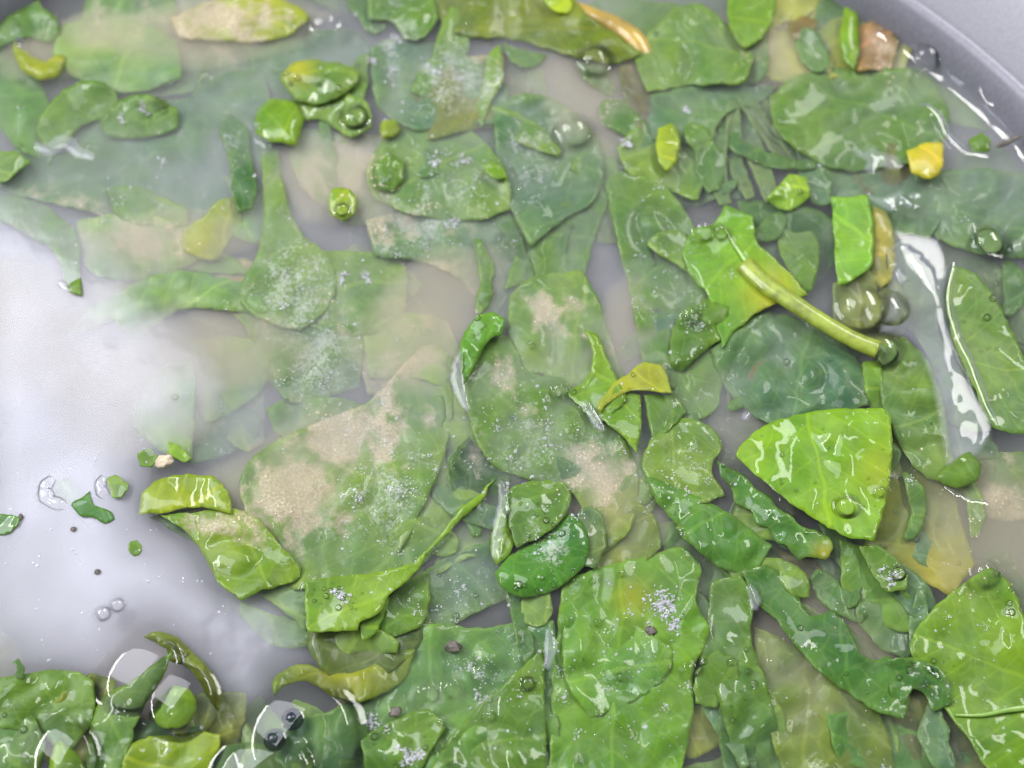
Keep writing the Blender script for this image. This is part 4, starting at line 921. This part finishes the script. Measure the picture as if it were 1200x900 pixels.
# small countable bits
def blob(name, px, py, r, z, mat, label, cat, ex=1.3, rot=0.0, h=.5, bump=.35):
    c = at(px, py, z); rr = r*UPP*MM; V = []; F = []; seg, rings = 14, 7; sd = random.random()*50
    for i in range(rings+1):
        th = math.pi*i/rings
        for k in range(seg):
            a = 2*math.pi*k/seg; d = Vector((math.sin(th)*math.cos(a), math.sin(th)*math.sin(a), math.cos(th)))
            q = 1+bump*noise.noise(d*2.2+Vector((sd, 0, 0)))*1.6
            x, y = d.x*rr*q*ex, d.y*rr*q
            V.append((c.x+x*math.cos(rot)-y*math.sin(rot), c.y+x*math.sin(rot)+y*math.cos(rot), c.z+d.z*rr*h*q))
    for i in range(rings):
        for k in range(seg): F.append((i*seg+k, (i+1)*seg+k, (i+1)*seg+(k+1) % seg, i*seg+(k+1) % seg))
    o = link(name, V, F, mat, loc=c); tag(o, label, cat); return o
for x, y, r, ex, rot, z, lb in [(780,712,24,1.3,-.6,.3,'grey froth filling the hollow of the large upright leaf'),(790,735,13,1.3,.6,.3,'loose froth under the frothy hollow'),(1045,675,14,1.3,.8,.8,'white foam patch on the twisted narrow leaf'), (188,189,8,1,0,.2,'round white foam dot on the broad dull leaf'),
        (535,88,9,1.1,0,-.6,'largest white foam clump near the top centre'), (507,80,9,.8,.3,-.6,'foam clump left of the largest one'), (460,48,9,1.0,0,.4,'bright foam clump below the crumpled top leaf'),
        (438,71,7,1.0,0,.4,'small round foam clump left of the bright one'), (458,80,9,1.5,-.5,.2,'slanted foam clump beside the dark slit'), (508,185,8,1,0,-.5,'left foam clump on the hazy leaf'),
        (545,188,10,1.1,0,-.4,'right foam clump on the hazy leaf'), (810,130,8,1,0,.3,'pinkish white foam dot above the dark slit'), (736,162,9,1.3,.4,.3,'foam dot left of the yellow tab'),
        (168,127,8,.7,.4,1.3,'foam blob in the middle of the arched green edge'), (145,137,7,1.1,.2,1.3,'foam blob left along the arched green edge'), (430,850,14,.8,1.2,.6,'tall frothy blob on the glossy bottom leaf'),
        (478,886,16,1.5,.2,.8,'wide frothy blob at the bottom edge'), (565,818,8,1.8,.5,.4,'bright foam streak at the misted leaf notch'), (430,322,9,.8,.7,-1.5,'foam tuft on the square cut leaf'),
        (530,262,9,1.2,-.4,-1.6,'star shaped foam tuft above the tan patch'), (400,695,10,2.0,-.1,3.2,'wet shine on the square ended leaf painted as foam lumps'), (400,322,9,.8,.7,-1.5,'foam tuft left on the square cut leaf')]:  # wet shine on the square ended leaf is imitated with pale foam lumps
    V, F = [], []; hh, _n = surf(x, y); zt = (hh.z/MM if hh is not None else z); walk = (x, y)
    for q in range(int(14+r*r*.5)):
        st = r*.22
        walk = (walk[0]+random.gauss(0, st)*ex, walk[1]+random.gauss(0, st))
        if (walk[0]-x)**2+(walk[1]-y)**2 > (r*1.25)**2: walk = (x+random.gauss(0, r*.3), y+random.gauss(0, r*.3))
        c_ = at(walk[0], walk[1], zt+.15+random.uniform(0, .3)); rr = MM*(.10+random.expovariate(1/.14)); rr = min(rr, .6*MM); b_ = len(V)
        jj = random.uniform(.7, 1.5); ph = random.uniform(0, 6)
        for i in range(4):
            th = math.pi*(i+.5)/8*1.15
            for k in range(7):
                w_ = 1+.3*math.sin(2*k+ph)
                V.append(c_+Vector((math.sin(th)*math.cos(k*.8976)*w_*jj, math.sin(th)*math.sin(k*.8976)*w_/jj, math.cos(th)*.5))*rr)
        V.append(c_+Vector((0, 0, rr*.5)))
        for i in range(3):
            for k in range(7): F.append((b_+i*7+k, b_+(i+1)*7+k, b_+(i+1)*7+(k+1) % 7, b_+i*7+(k+1) % 7))
        for k in range(7): F.append((b_+k, b_+(k+1) % 7, b_+28))
    tag(link('foam_clump', V, F, M_FOAM), lb, 'foam', 'clumps of white foam')
for x, y, r, ex, rot, z, lb in [(531,758,6,1.4,-.2,-.8,'dark purple speck on the misted leaf'), (762,739,5,1.1,0,-.6,'brown spot beside the frothy hollow'), (463,835,5,1.5,.4,.2,'dark crumb on the glossy bottom leaf'), (24,606,4,.7,0,.9,'dark crumb at the left edge scrap'),
        (192,541,8,1.3,.4,1.2,'sandy brown crumb beside the pale scrap'), (86,620,3,1,0,.7,'tiny dark crumb in the milky water'), (114,670,3,1,0,.7,'tiny black crumb lower in the milky water')]:
    blob('crumb', x, y, r, z, M_DEBRIS if 'sandy' not in lb else M_GRIT, lb, 'crumb', ex, rot, .5)
# green scraps floating in the milky water
leaf('small green scrap under the white hooked bead', [(64,562),(78,560),(90,570),(96,584),(84,592),(70,586)], .5, GRN, silt=0, name='leaf_scrap', gloss=.9, dome=.6)
leaf('ragged tailed scrap drifting in the milky water', [(82,590),(96,583),(104,576),(112,592),(130,600),(133,608),(122,614),(108,606),(94,604)], .9, (.04,.15,.03), silt=0, name='leaf_scrap', gloss=.9)
leaf('small scrap beside the smaller hooked bead', [(124,562),(136,556),(150,566),(146,580),(132,584)], .9, MED, silt=0, name='leaf_scrap', gloss=.9)
leaf('green scrap cut by the left edge in milky water', [(-12,604),(10,602),(24,606),(20,618),(8,626),(-12,628)], .7, (.04,.14,.02), silt=0, name='leaf_scrap', gloss=.9)
leaf('faint round green scrap in the milky water', [(152,636),(160,632),(167,640),(164,650),(156,652),(151,645)], .6, GRN, silt=0, name='leaf_scrap', gloss=.6)
leaf('dark wisp standing on the ragged lower left leaf', [(14,776),(20,770),(28,784),(26,796),(18,792),(20,784)], 1.2, DRK, silt=0, name='leaf_scrap', gloss=.6)
